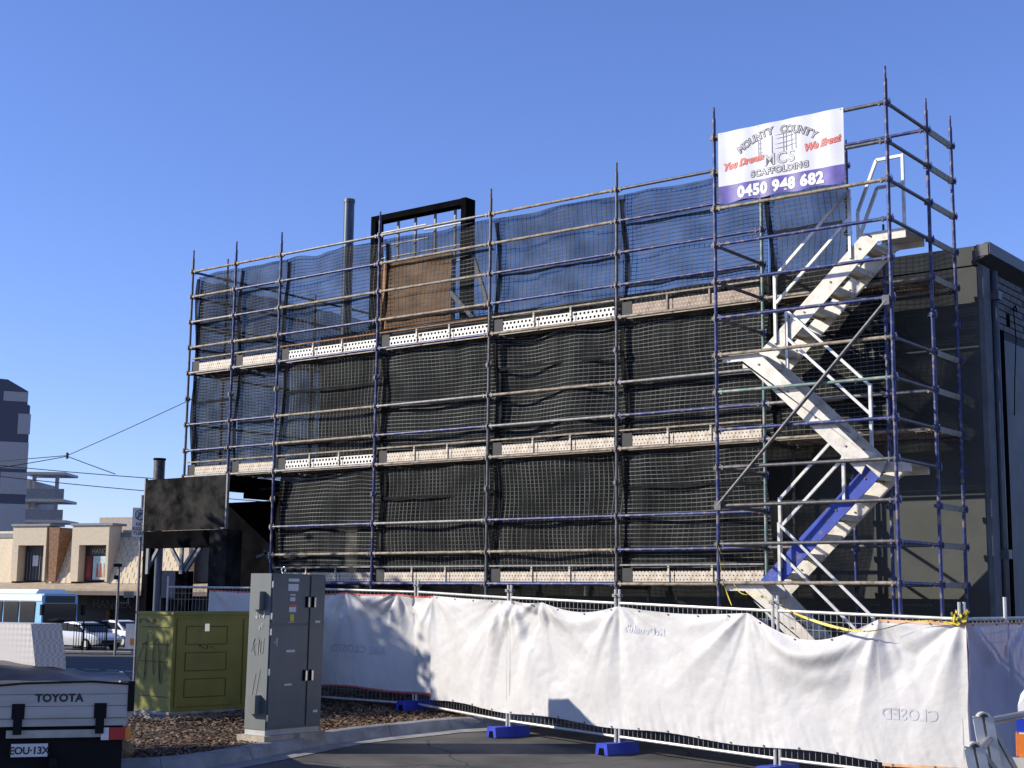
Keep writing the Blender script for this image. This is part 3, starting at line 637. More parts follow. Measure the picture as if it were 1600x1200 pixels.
# caution tape
def tape(pts, label, wv=.03):
    sm = smooth_line([Vector(q) for q in pts], 8); b = MB(); n = len(sm)
    for i, q in enumerate(sm):
        a = i*.35; b.v.append(tuple(q)); b.v.append(tuple(q+Vector((.012*math.sin(a), .012*math.cos(a), -wv*(.6+.4*math.cos(a*.7))))))
    for i in range(n-1): b.f.append((2*i, 2*i+2, 2*i+3, 2*i+1))
    o = b.build('caution_tape', wood_y); tag(o, label, 'tape'); return o
tq = P(2.62, 17.55, 0); e_ = CORNER
tape([(9.78, TY-.05, 2.62), (10.2, TY-.3, 2.05), (10.75, -2.0, 1.98), P(3.35, 16.85, 1.76), P(3.9, 16.2, 1.60), P(4.4, 15.85, 1.72), (e_.x, e_.y-.06, 1.86+e_.z)], 'yellow caution tape sagging from the tower to the fence corner post')
tape([(9.77, TY-.04, 2.6), (9.85, TY-.06, 2.2), (10.0, TY-.1, 1.86)], 'short yellow caution tape end hanging from the left tower post', .04)
kb = MB()
for k in range(14):
    a = k*2.4; kb.bar((e_.x-.05+.06*math.cos(a), e_.y+.06*math.sin(a)-.02, e_.z+1.86+.03*math.sin(k*1.9)), (e_.x-.02+.09*math.cos(a+1), e_.y-.02+.09*math.sin(a+1), e_.z+1.94+.06*math.sin(k*2.7)), .004, .035)
tag(kb.build('knotted_tape', wood_y), 'knot of yellow tape wound round the fence corner post', 'tape')
tag(MB().tube((e_.x+.2, e_.y+.75, e_.z), (e_.x+.2, e_.y+.75, e_.z+2.14), .022, 8).build('fence_post', fencegalv), 'white steel post standing just right of the fence corner', 'post')

# ------------------------------------------------------------------ black gantry over the footpath
gx0, gx1 = -3.12, -.85; GY = -.32
gn = empty('footpath_gantry', (-2.35, GY, 0), 0, 'black painted timber gantry over the footpath left of the building', 'gantry')
def gp_(name, m, x0, x1, y0, y1, z0, z1): return MB().box(x0+2.35, x1+2.35, y0-GY, y1-GY, z0, z1).build(name, m, gn)
gp_('fascia_board', blackboard, gx0, gx1, GY-.03, GY, 3.10, 4.07)
gp_('edge_strip', galv, gx0-.03, gx0-.002, GY-.035, GY+.02, 3.12, 4.1); gp_('edge_strip', galv, gx1-.1, gx1+.0, GY-.045, GY-.032, 3.10, 3.13)
gp_('edge_strip', greytrim, gx1+.002, gx1+.035, GY-.035, GY+.02, 3.1, 4.1)
gp_('roof_deck', blackm, gx0, gx1, GY+.002, 5.9, 3.98, 4.06)
gp_('beam', blackm, gx0, gx1-.3, GY-.02, GY+.12, 2.78, 3.095); gp_('beam', blackm, gx0, gx1, 2.2, 2.34, 2.78, 3.095)
gp_('post', blackm, gx0, gx0+.16, GY-.02, GY+.14, 0, 2.778)
gp_('post', blackm, -2.18, -1.84, GY+.0, GY+.14, 0, 2.35)
gp_('column', blackboard, gx1-.36, gx1+.10, GY-.06, GY+.3, 0, 3.094)
gp_('low_hoarding', blackm, gx0, gx1-.3, GY+.15, GY+.19, 0, 1.45)
for xa, xb in ((-3.04, -2.72), (-1.98, -2.34), (-2.04, -1.68), (-1.92, -1.52)):
    MB().bar((xa+2.35, .02, 2.35), (xb+2.35, .02, 2.775), .05, .06).build('knee_brace', greytrim, gn)
MB().box(-.64, -.57, -.05, -.01, 2.3, 2.776).build('bracket', greytrim, gn); MB().box(.32, .40, -.05, -.012, 2.3, 2.776).build('bracket', greytrim, gn)
sf = empty('shopfront', (-.6, 1.0, 0), 0, 'black recessed shopfront in the dark under the scaffold at left', 'shopfront')
MB().box(-2.3, .58, .3, .4, 0, 3.72).build('back_wall', blackm, sf); MB().box(-.62, .6, -.6, .29, 3.70, 3.8).build('canopy', blackm, sf); MB().box(.1, .55, .2, .29, 2.5, 2.62).build('sign_board', ply, sf)
for z in (4.0, 3.9): MB().tube((-.62, -.2, z), (.7, -.2, z), .022, 8).build('rail', darkst, sf)
for a, b_ in (((-.1, -.5, 2.75), (.28, -.5, 2.3)), ((.0, -.5, 2.7), (-.3, -.5, 2.62))): MB().bar(a, b_, .05, .05).build('knee_brace', greytrim, sf)
MB().box(.3, .37, -.52, -.46, 2.25, 2.75).build('bracket', greytrim, sf)
# no right turn sign
ns_ = empty('road_sign', tuple(P(-8.16, 32, ground_h(32))), YAW, 'white no right turn sign on a post behind the black gantry', 'sign')
MB().tube((.02, .03, 0), (.02, .03, 4.1), .03, 8).build('post', galv, ns_)
MB().box(-.17, .17, -.02, 0, 3.18, 3.82).build('plate', mat('sign_white', (.55, .57, .6), .5), ns_)
sgm = mat('sign_black', (.03, .03, .035), .5)
rg = MB()
for k in range(24):
    a, c = 2*math.pi*k/24, 2*math.pi*(k+1)/24; rg.bar((.11*math.cos(a), -.024, 3.66+.11*math.sin(a)), (.11*math.cos(c), -.024, 3.66+.11*math.sin(c)), .004, .018)
rg.bar((-.04, -.024, 3.59), (-.04, -.024, 3.70), .004, .022).bar((-.04, -.024, 3.70), (.05, -.024, 3.70), .004, .022).bar((-.08, -.027, 3.58), (.08, -.027, 3.74), .004, .016); rg.build('symbol', sgm, ns_)
for t_, z_ in (('NO', 3.42), ('RIGHT', 3.32), ('TURN', 3.22)): lettering(t_, .11, sgm, ns_, lambda a, c, z_=z_: Vector((a, -.026, z_+c)), .002)
gpst = empty('grey_pole', tuple(P(-7.25, 30, ground_h(30))), YAW, 'grey round pole with a blue grey box seen through the gantry', 'pole')
MB().tube((0, 0, 0), (0, 0, 3.0), .1, 14).build('pole', mat('pole_paint', (.2, .22, .27), .5), gpst, 'auto'); MB().box(.13, .45, -.12, .1, 1.8, 2.35).build('control_box', mat('box_blue', (.10, .12, .17), .5), gpst)

# ------------------------------------------------------------------ grey electrical cabinet
cA = P(-3.06, 18.62); cB = P(-2.46, 19.40); cz = ground_h(18.8)+.08
rzc = math.atan2((cB-cA).y, (cB-cA).x)
cb = empty('electrical_cabinet', (cA.x, cA.y, cz), rzc, 'tall dark grey electrical cabinet with stickers on a concrete plinth', 'cabinet')
W_, D_ = .98, .40
MB().box(-.03, W_+.06, -.03, D_+.08, -.12, .13).build('plinth', plinthm, cb); MB().box(.03, W_-.0, .03, D_, .131, .2).build('base_channel', mat('channel', (.40, .39, .36), .6), cb)
def lean(bm): bm.v = [(x+(z-.2)*.012, y, z) for x, y, z in bm.v]; return bm
H_ = 2.16
lean(MB().box(.02, W_, .02, D_, .201, H_)).build('casing', cabgrey, cb)
for (x0, x1, z0, z1) in ((.04, .68, .23, 1.50), (.04, .68, 1.53, H_-.02), (.715, W_-.01, .23, H_-.02)):
    d = lean(MB().box(x0, x1, -.004, .018, z0, z1)).build('door', cabdoor, cb)
for x, z in ((.64, 1.80), (.75, 1.80), (.64, .86), (.75, .86)):
    q = lean(MB().box(x-.022, x+.022, -.022, -.005, z-.07, z+.07)).build('latch_plate', blackm, cb); lean(MB().box(x+.0, x+.03, -.04, -.023, z-.065, z+.06)).build('handle', steel, cb)
for z in (.35, .92, 1.42, 1.62, 2.02): lean(MB().tube((.028, -.004, z-.04), (.028, -.004, z+.04), .011, 8)).build('hinge', steel, cb)
for x0, x1, z0, z1, m in ((.30, .49, 2.06, 2.10, stick), (.30, .48, 1.94, 2.03, stick), (.34, .43, 1.88, 1.90, stick), (.34, .43, 1.81, 1.86, stick), (.33, .45, 1.735, 1.77, stick_r), (.33, .45, 1.67, 1.734, stick), (.355, .42, 1.49+.06, 1.64, stick_y), (.31, .44, 1.54-.06+.06, 1.565-.03, stick), (.31, .46, 1.16, 1.19, stick), (.30, .43, .74, .765, stick), (.81, .90, 1.53, 1.56, stick), (.83, .91, .38, .41, stick)):
    lean(MB().box(x0, x1, -.008, -.0045, z0, z1)).build('sticker', m, cb)
for z in (1.80, .50):
    q = MB().prism([(.12, z-.10), (.30, z-.10), (.30, z+.08), (.27, z+.13), (.12, z+.13)], -.075, .018, 'x'); lean(q).build('vent_hood', cabgrey, cb)
ring = MB()
for k in range(12):
    a, c = 2*math.pi*k/12, 2*math.pi*(k+1)/12; ring.tube((.35+.035*math.cos(a), .15, H_+.05+.035*math.sin(a)), (.35+.035*math.cos(c), .15, H_+.05+.035*math.sin(c)), .009, 6)
lean(ring).build('lifting_eye', steel, cb)
def scribble(parent, m, org, ex, ez, wd, ht, n, seed, r=.004, off=None):
    rr = random.Random(seed); pts = []
    for i in range(n): pts.append(Vector(org)+Vector(ex)*(wd*(i/n+rr.uniform(-.12, .12)))+Vector(ez)*(ht*rr.random()))
    sm = smooth_line(pts, 4); b = MB(); b.path([tuple(q) for q in sm], r, 4); return b.build('graffiti', m, parent)
scribble(cb, scratch, (.030, .09, 1.58), (0, 1, 0), (0, 0, 1), .20, .13, 14, 3, .003); scribble(cb, scratch, (.030, .12, 1.43), (0, 1, 0), (0, 0, 1), .10, .1, 8, 5, .003); scribble(cb, scratch2, (.026, .12, 1.1), (0, 1, 0), (0, 0, 1), .2, .25, 22, 8, .003)
scribble(cb, scratch, (.09, -.006, 1.17), (1, 0, 0), (0, 0, 1), .1, .22, 7, 11, .004)
for y, z0, z1 in ((.18, .55, .95), (.26, .5, .9)): MB().bar((.022, y-.03, z1), (.018, y+.05, z0), .004, .005).build('scratch', mat('scratch_yellow', (.3, .28, .19), .6), cb)

# ------------------------------------------------------------------ green kiosk
kA = P(-4.90, 21.40); kB = P(-3.60, 22.75); kz = ground_h(22)+.06
kk = empty('green_kiosk', (kA.x, kA.y, kz), math.atan2((kB-kA).y, (kB-kA).x), 'squat olive green power kiosk with graffiti behind the mulch', 'kiosk')
KW, KD, KH = 2.75, .95, 1.53
MB().box(-.05, KW+.05, -.05, KD+.05, -.15, .10).build('base', concrete, kk)
MB().box(0, KW, 0, KD, .101, KH-.04).build('casing', kgreen, kk); MB().box(-.03, KW+.03, -.03, KD+.03, KH-.038, KH).build('lid', kgreen, kk)
for x0 in (.06, 1.24):
    dr = MB().box(x0, x0+1.02, -.022, -.002, .17, KH-.1).build('door', kgreen, kk)
    for z in (.30, .68, 1.06):
        q = MB()
        for a, c in (((x0+.15, z), (x0+.87, z)), ((x0+.15, z+.26), (x0+.87, z+.26)), ((x0+.15, z), (x0+.15, z+.26)), ((x0+.87, z), (x0+.87, z+.26))): q.bar((a[0], -.024, a[1]), (c[0], -.024, c[1]), .008, .012)
        q.build('pressed_panel', kgroove, dr)
for z in (.3, .55, .8, 1.05, 1.3): MB().box(-.012, -.001, .1, KD-.12, z, z+.012).build('side_rib', kgroove if z != .55 else kgreen, kk)
MB().box(.52, .6, -.04, -.023, 1.25, 1.36).build('padlock', steel, kk)
scribble(kk, marker, (-.016, KD-.05, .45), (0, -1, 0), (0, 0, 1), .8, .8, 18, 4, .0035); scribble(kk, marker, (-.016, KD-.05, 1.32), (0, -1, 0), (0, 0, 1), .5, .13, 14, 6, .004); scribble(kk, kgroove, (.45, -.026, .98), (1, 0, 0), (0, 0, 1), .3, .1, 9, 9, .005)
# rock
def rock(l, d, s, seed, label):
    import bmesh
    bm = bmesh.new(); bmesh.ops.create_icosphere(bm, subdivisions=3, radius=1)
    for v in bm.verts:
        k = 1+.35*noise.noise(v.co*1.2+Vector((seed, 0, 0)))+.12*noise.noise(v.co*3.5); v.co = Vector((v.co.x*s[0], v.co.y*s[1], v.co.z*s[2]))*k
    me = bpy.data.meshes.new('rock'); bm.to_mesh(me); bm.free(); me.materials.append(mat('sandstone', (.30, .19, .10), .9, 0, .35, 3, .6, 8, (.12, .08, .05), (.5, .65), 3))
    o = bpy.data.objects.new('rock', me); COL.objects.link(o); o.location = P(l, d, ground_h(d)+.16); tag(o, label, 'rock')
rock(-4.62, 17.6, (.20, .15, .15), 2, 'rough sandstone rock on the mulch behind the ute')

# ------------------------------------------------------------------ ute at the left
uo = P(-4.98, 15.8, ground_h(15.8)-.12)
ut = empty('parked_ute', uo, YAW+.30, 'white tray-back ute seen from behind at the left edge', 'ute')
alu = mat('tray_aluminium', (.44, .42, .39), .45, .3, .12, 3, col2=(.38, .36, .34), thr=(.55, .75), stretch=(.4, 1, 3)); blk_m = mat('chassis_black', (.008, .008, .009), .6, spec=.15)
for k in range(3): MB().box(-.92, .88, 0, .03, .87+k*.125, .987+k*.125).build('tailgate_plank', alu, ut)
MB().box(-.92, .92, .031, .06, .86, 1.235).build('tailgate_back', alu, ut)
MB().box(.885, .95, -.02, .06, .93, 1.25).build('corner_latch', blk_m, ut)
MB().box(-.92, -.88, .061, 2.4, .86, 1.235).build('tray_side', alu, ut); MB().box(.88, .92, .061, 2.4, .86, 1.235).build('tray_side', alu, ut); MB().box(-.9, .9, .061, 2.4, .80, .859).build('tray_floor', alu, ut)
lettering('TOYOTA', .115, mat('badge_black', (.03, .03, .03), .5), ut, lambda a, c: Vector((.17+a, -.006, 1.04+c)), .005, 0, 1.05)
for x in (-.24, .60): MB().box(x-.065, x+.065, -.022, -.001, .86, 1.02).box(x-.045, x+.045, -.03, -.001, .70, .862).build('hinge', blk_m, ut)
MB().box(-.85, .88, .02, .06, .78, .855).build('rear_rail', alu, ut)
for x0, x1, m in ((.62, .70, whitep), (.705, .87, mat('lamp_red', (.45, .03, .03), .3)), (.872, .93, mat('lamp_amber', (.7, .22, .03), .3)), (-.86, -.68, MATS['lamp_red']), (-.67, -.58, whitep)): MB().box(x0, x1, -.01, .05, .63, .76).build('tail_lamp', m, ut)
MB().box(-.35, .62, .02, .08, .66, .74).build('bumper_bar', mat('bar_cream', (.42, .40, .33), .5), ut)
pt = MB().box(-.29, .08, -.02, -.005, .47, .605).build('number_plate', mat('plate_white', (.62, .62, .60), .4), ut)
lettering('EOU·13X', .105, mat('plate_black', (.02, .02, .02), .4), pt, lambda a, c: Vector((-.105+a, -.0225, .50+c)), .003, 0, .95)
MB().box(-.85, .85, .1, .4, .24, .79).build('chassis', blk_m, ut); MB().box(.1, .18, -.06, .1, .36, .46).build('tow_bar', blk_m, ut)
for x in (-.68, .68):
    o = MB().tube((x-.12, .75, .34), (x+.12, .75, .34), .34, 24).build('wheel', blk_m, ut, 'auto'); MB().box(x-.15, x+.15, .36, .375, .2, .66).build('mud_flap', blk_m, ut)
tp = MB().grid(lambda u, v: Vector((-.95+1.87*u, -.012+2.0*v, 1.245+.17*max(0, 1-((u-.05)/.72)**2 if u < .77 else 0)*min(1, v*5+.15)+.02*noise.noise(Vector((u*6, v*6, 1))))), 30, 14); tp.build('tarpaulin', mat('tarp_black', (.014, .014, .018), .5, 0, .3, 6), ut, True)
MB().path([(-.95, -.02, 1.10), (-.6, -.03, 1.20), (-.2, -.03, 1.235), (.5, -.03, 1.25), (.9, -.03, 1.22)], .012, 6).build('rope', blk_m, ut)
tb = empty('checker_plate_box', tuple(P(-5.62, 17.0, ground_h(16)-.12+1.25)), YAW-.45, 'pale checker plate toolbox standing on the ute tray', 'toolbox')
chk = mat('checker_plate', (.60, .55, .50), .45, .2, .05); n, L, bb = N(chk)
tcn = n.new('ShaderNodeTexCoord'); mpn = n.new('ShaderNodeMapping'); mpn.inputs['Rotation'].default_value = (0, math.radians(45), 0); L.new(tcn.outputs['Object'], mpn.inputs[0])
ckn = n.new('ShaderNodeTexChecker'); ckn.inputs['Scale'].default_value = 22; L.new(mpn.outputs[0], ckn.inputs['Vector']); ckn.inputs[1].default_value = (.62, .57, .52, 1); ckn.inputs[2].default_value = (.47, .43, .38, 1); L.new(ckn.outputs[0], bb.inputs['Base Color'])
MB().prism([(-.8, 0), (.20, 0), (.20, .12), (.10, .58), (-.8, .58)], 0, .5, 'y').build('lid_panel', chk, tb)

# ------------------------------------------------------------------ vehicle with bull bar at the right edge
vr = empty('white_van', tuple(P(5.23, 12.6, ground_h(12.6))), YAW-.35, 'white vehicle with blue stripe and amber lamp cut by the right edge', 'van')
vw = mat('van_white', (.75, .74, .70), .35, 0, .03)
MB().prism([(-.80, .45), (-.84, .8), (-.84, 1.22), (-.78, 1.30), (-.70, 1.72), (-.5, 1.95), (2.5, 1.95), (2.5, .4)], -.1, 1.6, 'y').build('body', vw, vr)
MB().box(-.853, -.6, -.108, -.102, 1.00, 1.11).box(-.856, -.85, -.1, 1.5, 1.0, 1.11).build('blue_stripe', mat('stripe_blue', (.02, .05, .5), .4), vr); MB().box(-.868, -.858, -.09, .12, .79, .98).box(-.85, -.7, -.112, -.103, .79, .98).build('indicator_lamp', mat('lamp_orange', (.75, .2, .03), .25), vr)
MB().box(-.9, -.3, -.14, -.1, .5, .78).build('bumper', mat('bumper_beige', (.5, .47, .40), .6), vr)
for x in (-.3, 2.0): MB().tube((x, -.12, .33), (x, .12, .33), .33, 24).build('wheel', blk_m, vr, 'auto')
bb_ = empty('bull_bar', tuple(P(4.12, 12.2, ground_h(12.2))), YAW, 'dull alloy bull bar with rounded uprights at the bottom right corner', 'bull bar')
alm = mat('bar_alloy', (.36, .36, .34), .4, .5, .15, 5)
alp = mat('alloy_pale', (.58, .57, .53), .45, .3)
def upright(x, y, z, h):
    cap = [(x+.045+.05*math.cos(a), z+h+.05*math.sin(a)) for a in rng(0, math.pi, 10)]
    MB().prism([(x+.14, z-.25), (x+.155, z-.25)][:0]+[(x+.19, z-.25)]+cap+[(x+.10, z-.25)], y, y+.03, 'y').build('upright', mat('alloy_dark', (.24, .245, .25), .45, .5), bb_)
    rim = [(x+.10, z-.25)]+[(x+.045-.05*math.cos(a), z+h+.05*math.sin(a)) for a in rng(0, math.pi, 10)]+[(x+.19, z-.25)]
    q = MB()
    for a, c in zip(rim, rim[1:]): q.bar((a[0], y-.03, a[1]), (c[0], y-.03, c[1]), .075, .014)
    q.build('rim', alp, bb_)
    MB().prism([(x+.105, z+h*.92), (x+.20, z-.25), (x+.36, z-.02), (x+.33, z-.03)], y+.031, y+.05, 'y').build('gusset', alp, bb_)
    MB().bar((x+.10, y+.02, z+h+.0), (x+.36, y+.06, z-.02), .06, .035).build('brace', alm, bb_)
upright(-.345, 0, .60, .31); upright(-.165, .30, .66, .47)
MB().tube((-.27, .03, .86), (-.03, .33, .98), .03, 14).build('cross_tube', alm, bb_, 'auto'); MB().tube((-.08, .33, 1.10), (.45, .5, 1.18), .032, 14).build('cross_tube', alm, bb_, 'auto')
MB().bar((-.10, .06, .58), (.5, .35, .68), .08, .05).build('channel', alp, bb_); MB().prism([(-.16, .36), (.1, .36), (.1, .55), (.07, .58), (-.12, .58), (-.16, .54)], -.05, .1, 'y').build('bar_foot', alp, bb_)

# ------------------------------------------------------------------ background street
GF = -.95
def street(name, l, d, label, cat, rz=0, group=None): return empty(name, tuple(P(l, d, GF)), YAW+rz, label, cat, group)
ap = street('apartment_block', -44, 118, 'grey and pale panelled apartment block at the far left edge', 'building', .40)
ag = mat('apartment_dark', (.075, .08, .11), .7, 0, .04); al = mat('apartment_pale', (.36, .36, .36), .7, 0, .05)
MB().prism([(-8, 0), (4.35, 0), (4.2, 18.4), (3.98, 18.5), (3.98, 19.6), (2.3, 20.5), (-8, 20.8)], 0, 14, 'y').build('wall', ag, ap)
for x0, x1, z0, z1 in ((2.05, 3.99, 18.7, 19.5), (3.3, 4.3, 16.0, 17.7), (-3, 1.6, 16.0, 17.8), (-8, 4.26, 13.1, 15.3), (2.2, 4.3, 11.0, 12.8), (-8, 4.32, 7.0, 10.2)): MB().box(x0, x1, -.06, -.005, z0, z1).build('pale_panel', al, ap)
bb2 = street('balcony_block', -45, 140, 'pale apartment building with stacked balconies beyond the shops', 'building')
MB().box(-6, -1.5, 0, 8, 0, 13.8).build('wall', mat('balcony_wall', (.34, .34, .33), .7), bb2)
for z in (14.5, 11.9, 9.9, 7.4): MB().box(-2, 2.2+(.3 if z < 11 else 0), -1.2, 3, z-.25, z).build('balcony_slab', mat('slab_pale', (.42, .42, .42), .7), bb2)
for z in (11.9, 9.9): MB().box(-1.9, 2.15, -1.15, -1.1, z, z+1.0).build('balustrade', mat('balustrade_glass', (.2, .23, .27), .2), bb2)
for x in (-1.0, 1.2): MB().box(x, x+.3, -1, -.7, 7, 14.24).build('column', MATS['balcony_wall'], bb2)
sh = street('shop_terrace', -27, 95, 'two storey cream tiled shop terrace with boxed bays across the road', 'building', -.38)
creamw = mat('cream_render', (.56, .47, .33), .8, 0, .06); tilem = mat('cream_tile', (.60, .50, .34), .8, 0, .12, 6); brickm = mat('brown_brick', (.24, .13, .07), .9, 0, .3, 6); shopdark = mat('shop_dark', (.02, .022, .025), .4)
MB().box(-18, 14, .62, 10, 0, 6.6).build('wall', creamw, sh)
for xa, xb in ((-18, -6.01), (-3.24, -1.21), (1.71, 7.19), (9.91, 14)):
    tl = MB().box(0, xb-xa, 0, .10, 0, .36).mesh('tile_course', tilem); tj = MB().box(-.012, .012, -.012, -.001, .0, .345).mesh('tile_joint', MATS['fascia_brown'] if 'fascia_brown' in MATS else mat('tile_gap', (.30, .23, .15), .9))
    for k in range(10):
        tc_ = inst('tile_course', tl, sh, (xa, -.86+.135*k, 3.60+k*.345), (math.radians(-13), 0, 0))
        if -7 < xa < 8:
            for q in range(int((xb-xa)/.5)): inst('tile_joint', tj, tc_, (.25*(k % 2)+.1+.5*q, 0, 0))
for x0, x1 in ((-6.0, -3.25), (-1.2, 1.7), (7.2, 9.9)):
    y0 = -.98
    MB().box(x0, x1, y0, y0+1.3, 6.05, 7.3).build('bay_head', creamw, sh); MB().box(x0, x0+.6 if x0 > -5 else x0+.5, y0, y0+1.3, 3.7, 6.045).build('bay_side', creamw, sh); MB().box(x1-.18, x1, y0, y0+1.3, 3.7, 6.045).build('bay_side', creamw, sh)
    MB().box(x0-.1, x1+.3, y0-.1, y0+1.4, 7.305, 7.45).build('bay_cap', greytrim, sh)
    wn = MB().box(x0+.62, x1-.19, y0+.65, y0+.75, 3.75, 6.04).build('bay_window', shopdark, sh)
for k in range(7): MB().box(-5.2+k*.25, -5.17+k*.25, -.375, -.352, 3.8, 5.6).build('window_slat', greytrim, sh)
MB().box(-4.75, -4.3, -.40, -.38, 4.7, 5.4).build('paper_notice', stick, sh)
MB().box(-.5, .0, -.38, -.36, 3.8, 5.35).build('poster', mat('poster_red', (.16, .03, .03), .5), sh); MB().box(.1, 1.48, -.38, -.36, 3.85, 5.35).build('poster', mat('poster_pale', (.45, .58, .56), .5), sh)
MB().prism([(-.42, 4.0), (-.08, 4.0), (-.22, 4.9), (-.28, 4.9)], -.40, -.385, 'y').build('poster_dress', mat('dress_red', (.4, .04, .03), .5), sh)
for k, c in enumerate(((.4, .12, .05), (.3, .05, .03), (.5, .3, .15), (.35, .18, .1))): MB().prism([(.35+k*.25, 4.0), (.55+k*.25, 4.0), (.48+k*.25, 4.9), (.42+k*.25, 4.9)], -.40, -.385, 'y').build('poster_figure', mat('figure_%d' % k, c, .5), sh)
gold = mat('gold_letter', (.4, .33, .18), .5)
lettering('HANGER', .5, gold, sh, lambda a, c: Vector((.75+a*.8, -.37, 5.5+c)), 0)
MB().prism([(-2.9, 3.7), (-2.35, 3.7), (-2.2, 7.2), (-3.05, 7.2)], -1.0, .4, 'y').build('brick_pier', brickm, sh)
MB().box(-18, 14, .2, 2, 6.61, 6.9).build('roof_edge', greytrim, sh); MB().box(-1.4, 6, 2, 8, 6.9, 8.0).build('roof_plant', mat('plant_concrete', (.40, .34, .27), .8), sh)
MB().prism([(-3.6, 2.95), (-3.6, 3.2), (.4, 3.75), (.4, 2.95)], -18, 14, 'x').build('tiled_canopy', mat('canopy_tile', (.42, .33, .22), .85, 0, .2, 3), sh)
MB().box(-18, 14, -3.7, -3.605, 2.85, 3.1).build('canopy_fascia', mat('fascia_brown', (.16, .12, .09), .7), sh)
MB().box(-18, 14, .2, .55, 0, 2.84).build('shop_window', shopdark, sh)
MB().box(-.4, 5.6, -.2, .1, 1.9, 2.8).build('sign_band', mat('band_black', (.02, .02, .02), .5), sh)
lettering('HANGER', .75, mat('letter_grey', (.13, .13, .12), .5), sh, lambda a, c: Vector((1.6+a, -.215, 2.05+c)), 0)
for x in range(-17, 14, 3): MB().box(x, x+.25, .0, .19, 0, 2.84).build('pier', brickm, sh)
# bus
bs = street('city_bus', -25.6, 83.4, 'pale blue and white city bus standing left of the silver sedan', 'bus', .95)
bl = mat('bus_blue', (.22, .48, .66), .35, 0, .04); bw_ = mat('bus_white', (.74, .75, .75), .35, 0, .04); gl = mat('bus_glass', (.015, .018, .022), .08)
# local x to the left of the bus (length), y depth: front face looks along -y
MB().prism([(-1.2, .35), (1.2, .35), (1.23, 1.4), (1.2, 2.75), (1.08, 2.9), (-1.08, 2.9), (-1.2, 2.75), (-1.23, 1.4)], 0, 11.5, 'y').build('body', bl, bs)
MB().prism([(-1.1, 2.905), (1.1, 2.905), (.9, 3.15), (-.9, 3.15)], .8, 11.3, 'y').build('roof_pod', bw_, bs)
MB().box(-1.1, 1.1, -.05, -.005, 1.0, 2.35).build('windscreen', gl, bs); MB().box(-1.0, 1.0, -.05, -.005, 2.4, 2.78).build('destination_sign', shopdark, bs)
MB().box(-1.12, 1.12, -.04, -.004, .4, .95).build('front_panel', mat('bus_dark', (.03, .05, .08), .4), bs)
for x in (-.9, .9): MB().box(x-.16, x+.16, -.06, -.042, .6, .75).build('headlight', whitep, bs)
for k in range(7): MB().box(-1.26, -1.235, .6+k*1.5, 1.95+k*1.5, 1.25, 2.45).build('side_window', gl, bs)
MB().box(-1.252, -1.232, .0, 11.4, 2.5, 2.85).build('roof_band', bw_, bs)
for y in (2.4, 8.6):
    for x in (-1.2, .95): MB().tube((x, y, .48), (x+.25, y, .48), .48, 20).build('wheel', blk_m, bs, 'auto')
for x in (-1.4, 1.4): MB().box(x-.1, x+.1, -.35, -.2, 1.7, 2.3).build('mirror', blk_m, bs)
# cars
def car(l, d, rz, paint, label):
    r = street('parked_car', l, d, label, 'car', rz, 'cars across the road'); gm = gl
    b = MB(); st = [(-2.35, .55, .80, .62), (-2.25, .35, 1.0, .78), (-1.6, .30, 1.06, .88), (-.9, .25, .98, .91), (.4, .25, .95, .91), (1.1, .26, .92, .90), (1.8, .30, .84, .86), (2.25, .36, .70, .74), (2.38, .45, .60, .6)]
    for x, zb, zt, w_ in st:
        for y, z in ((-w_*.93, zb), (-w_, (zb+zt)/2), (-w_*.93, zt), (w_*.93, zt), (w_, (zb+zt)/2), (w_*.93, zb)): b.v.append((x, y, z))
    for i in range(len(st)-1):
        for j in range(6): k = i*6; b.f.append((k+j, k+(j+1) % 6, k+6+(j+1) % 6, k+6+j))
    b.f.append(tuple(range(6))); b.f.append(tuple(reversed(range(len(b.v)-6, len(b.v))))); b.build('body', paint, r, 'auto')
    cbm = MB(); cs = [(-1.95, 1.0, .70), (-1.1, 1.42, .60), (-.3, 1.46, .62), (.35, 1.38, .60), (1.2, .90, .72)]
    for x, zt, w_ in cs:
        for y, z in ((-.84, .93), (-w_, zt), (w_, zt), (.84, .93)): cbm.v.append((x, y, z))
    for i in range(4):
        for j in range(3): k = i*4; cbm.f.append((k+j, k+j+1, k+5+j, k+4+j))
    cbm.f += [(0, 1, 2, 3), (19, 18, 17, 16)]; cbm.build('cabin', paint, r, 'auto')
    for s in (-1, 1):
        for xa, xb, xc, xd in ((-1.55, -1.1, -.45, -.45), (-.38, -.38, .32, .95)):
            MB().prism([(xa, .98), (xb, 1.36), (xc, 1.40 if xc < 0 else 1.33), (xd, .98)], s*.80-.05, s*.80+.05, 'y').build('side_window', gm, r)
    MB().prism([(.42, 1.37), (1.18, .95), (1.20, .97), (.44, 1.39)], -.60, .60, 'y').build('windscreen', gm, r)
    for x in (-1.45, 1.38):
        for y in (-.92, .72): o = MB().tube((x, y, .32), (x, y+.2, .32), .32, 20).build('wheel', blk_m, r, 'auto'); MB().tube((x, y-.005 if y < 0 else y+.2, .32), (x, y if y < 0 else y+.206, .32), .2, 14).build('rim', alu, o)
    for y in (-.6, .6): MB().box(2.25, 2.33, y-.2, y+.2, .60, .70).build('headlight', whitep, r)
    MB().box(2.33, 2.40, -.55, .55, .40, .56).build('grille', blk_m, r); MB().box(2.40, 2.41, .2, .55, .44, .53).build('number_plate', stick_y, r)
    return r
car(-22.35, 77.5, -.72, mat('car_silver', (.50, .51, .53), .25, .3, .03), 'silver sedan behind the black palisade fence at left')
car(-22.0, 83.5, -.72, mat('car_white', (.7, .7, .7), .3, 0, .03), 'white car half hidden behind the silver sedan')
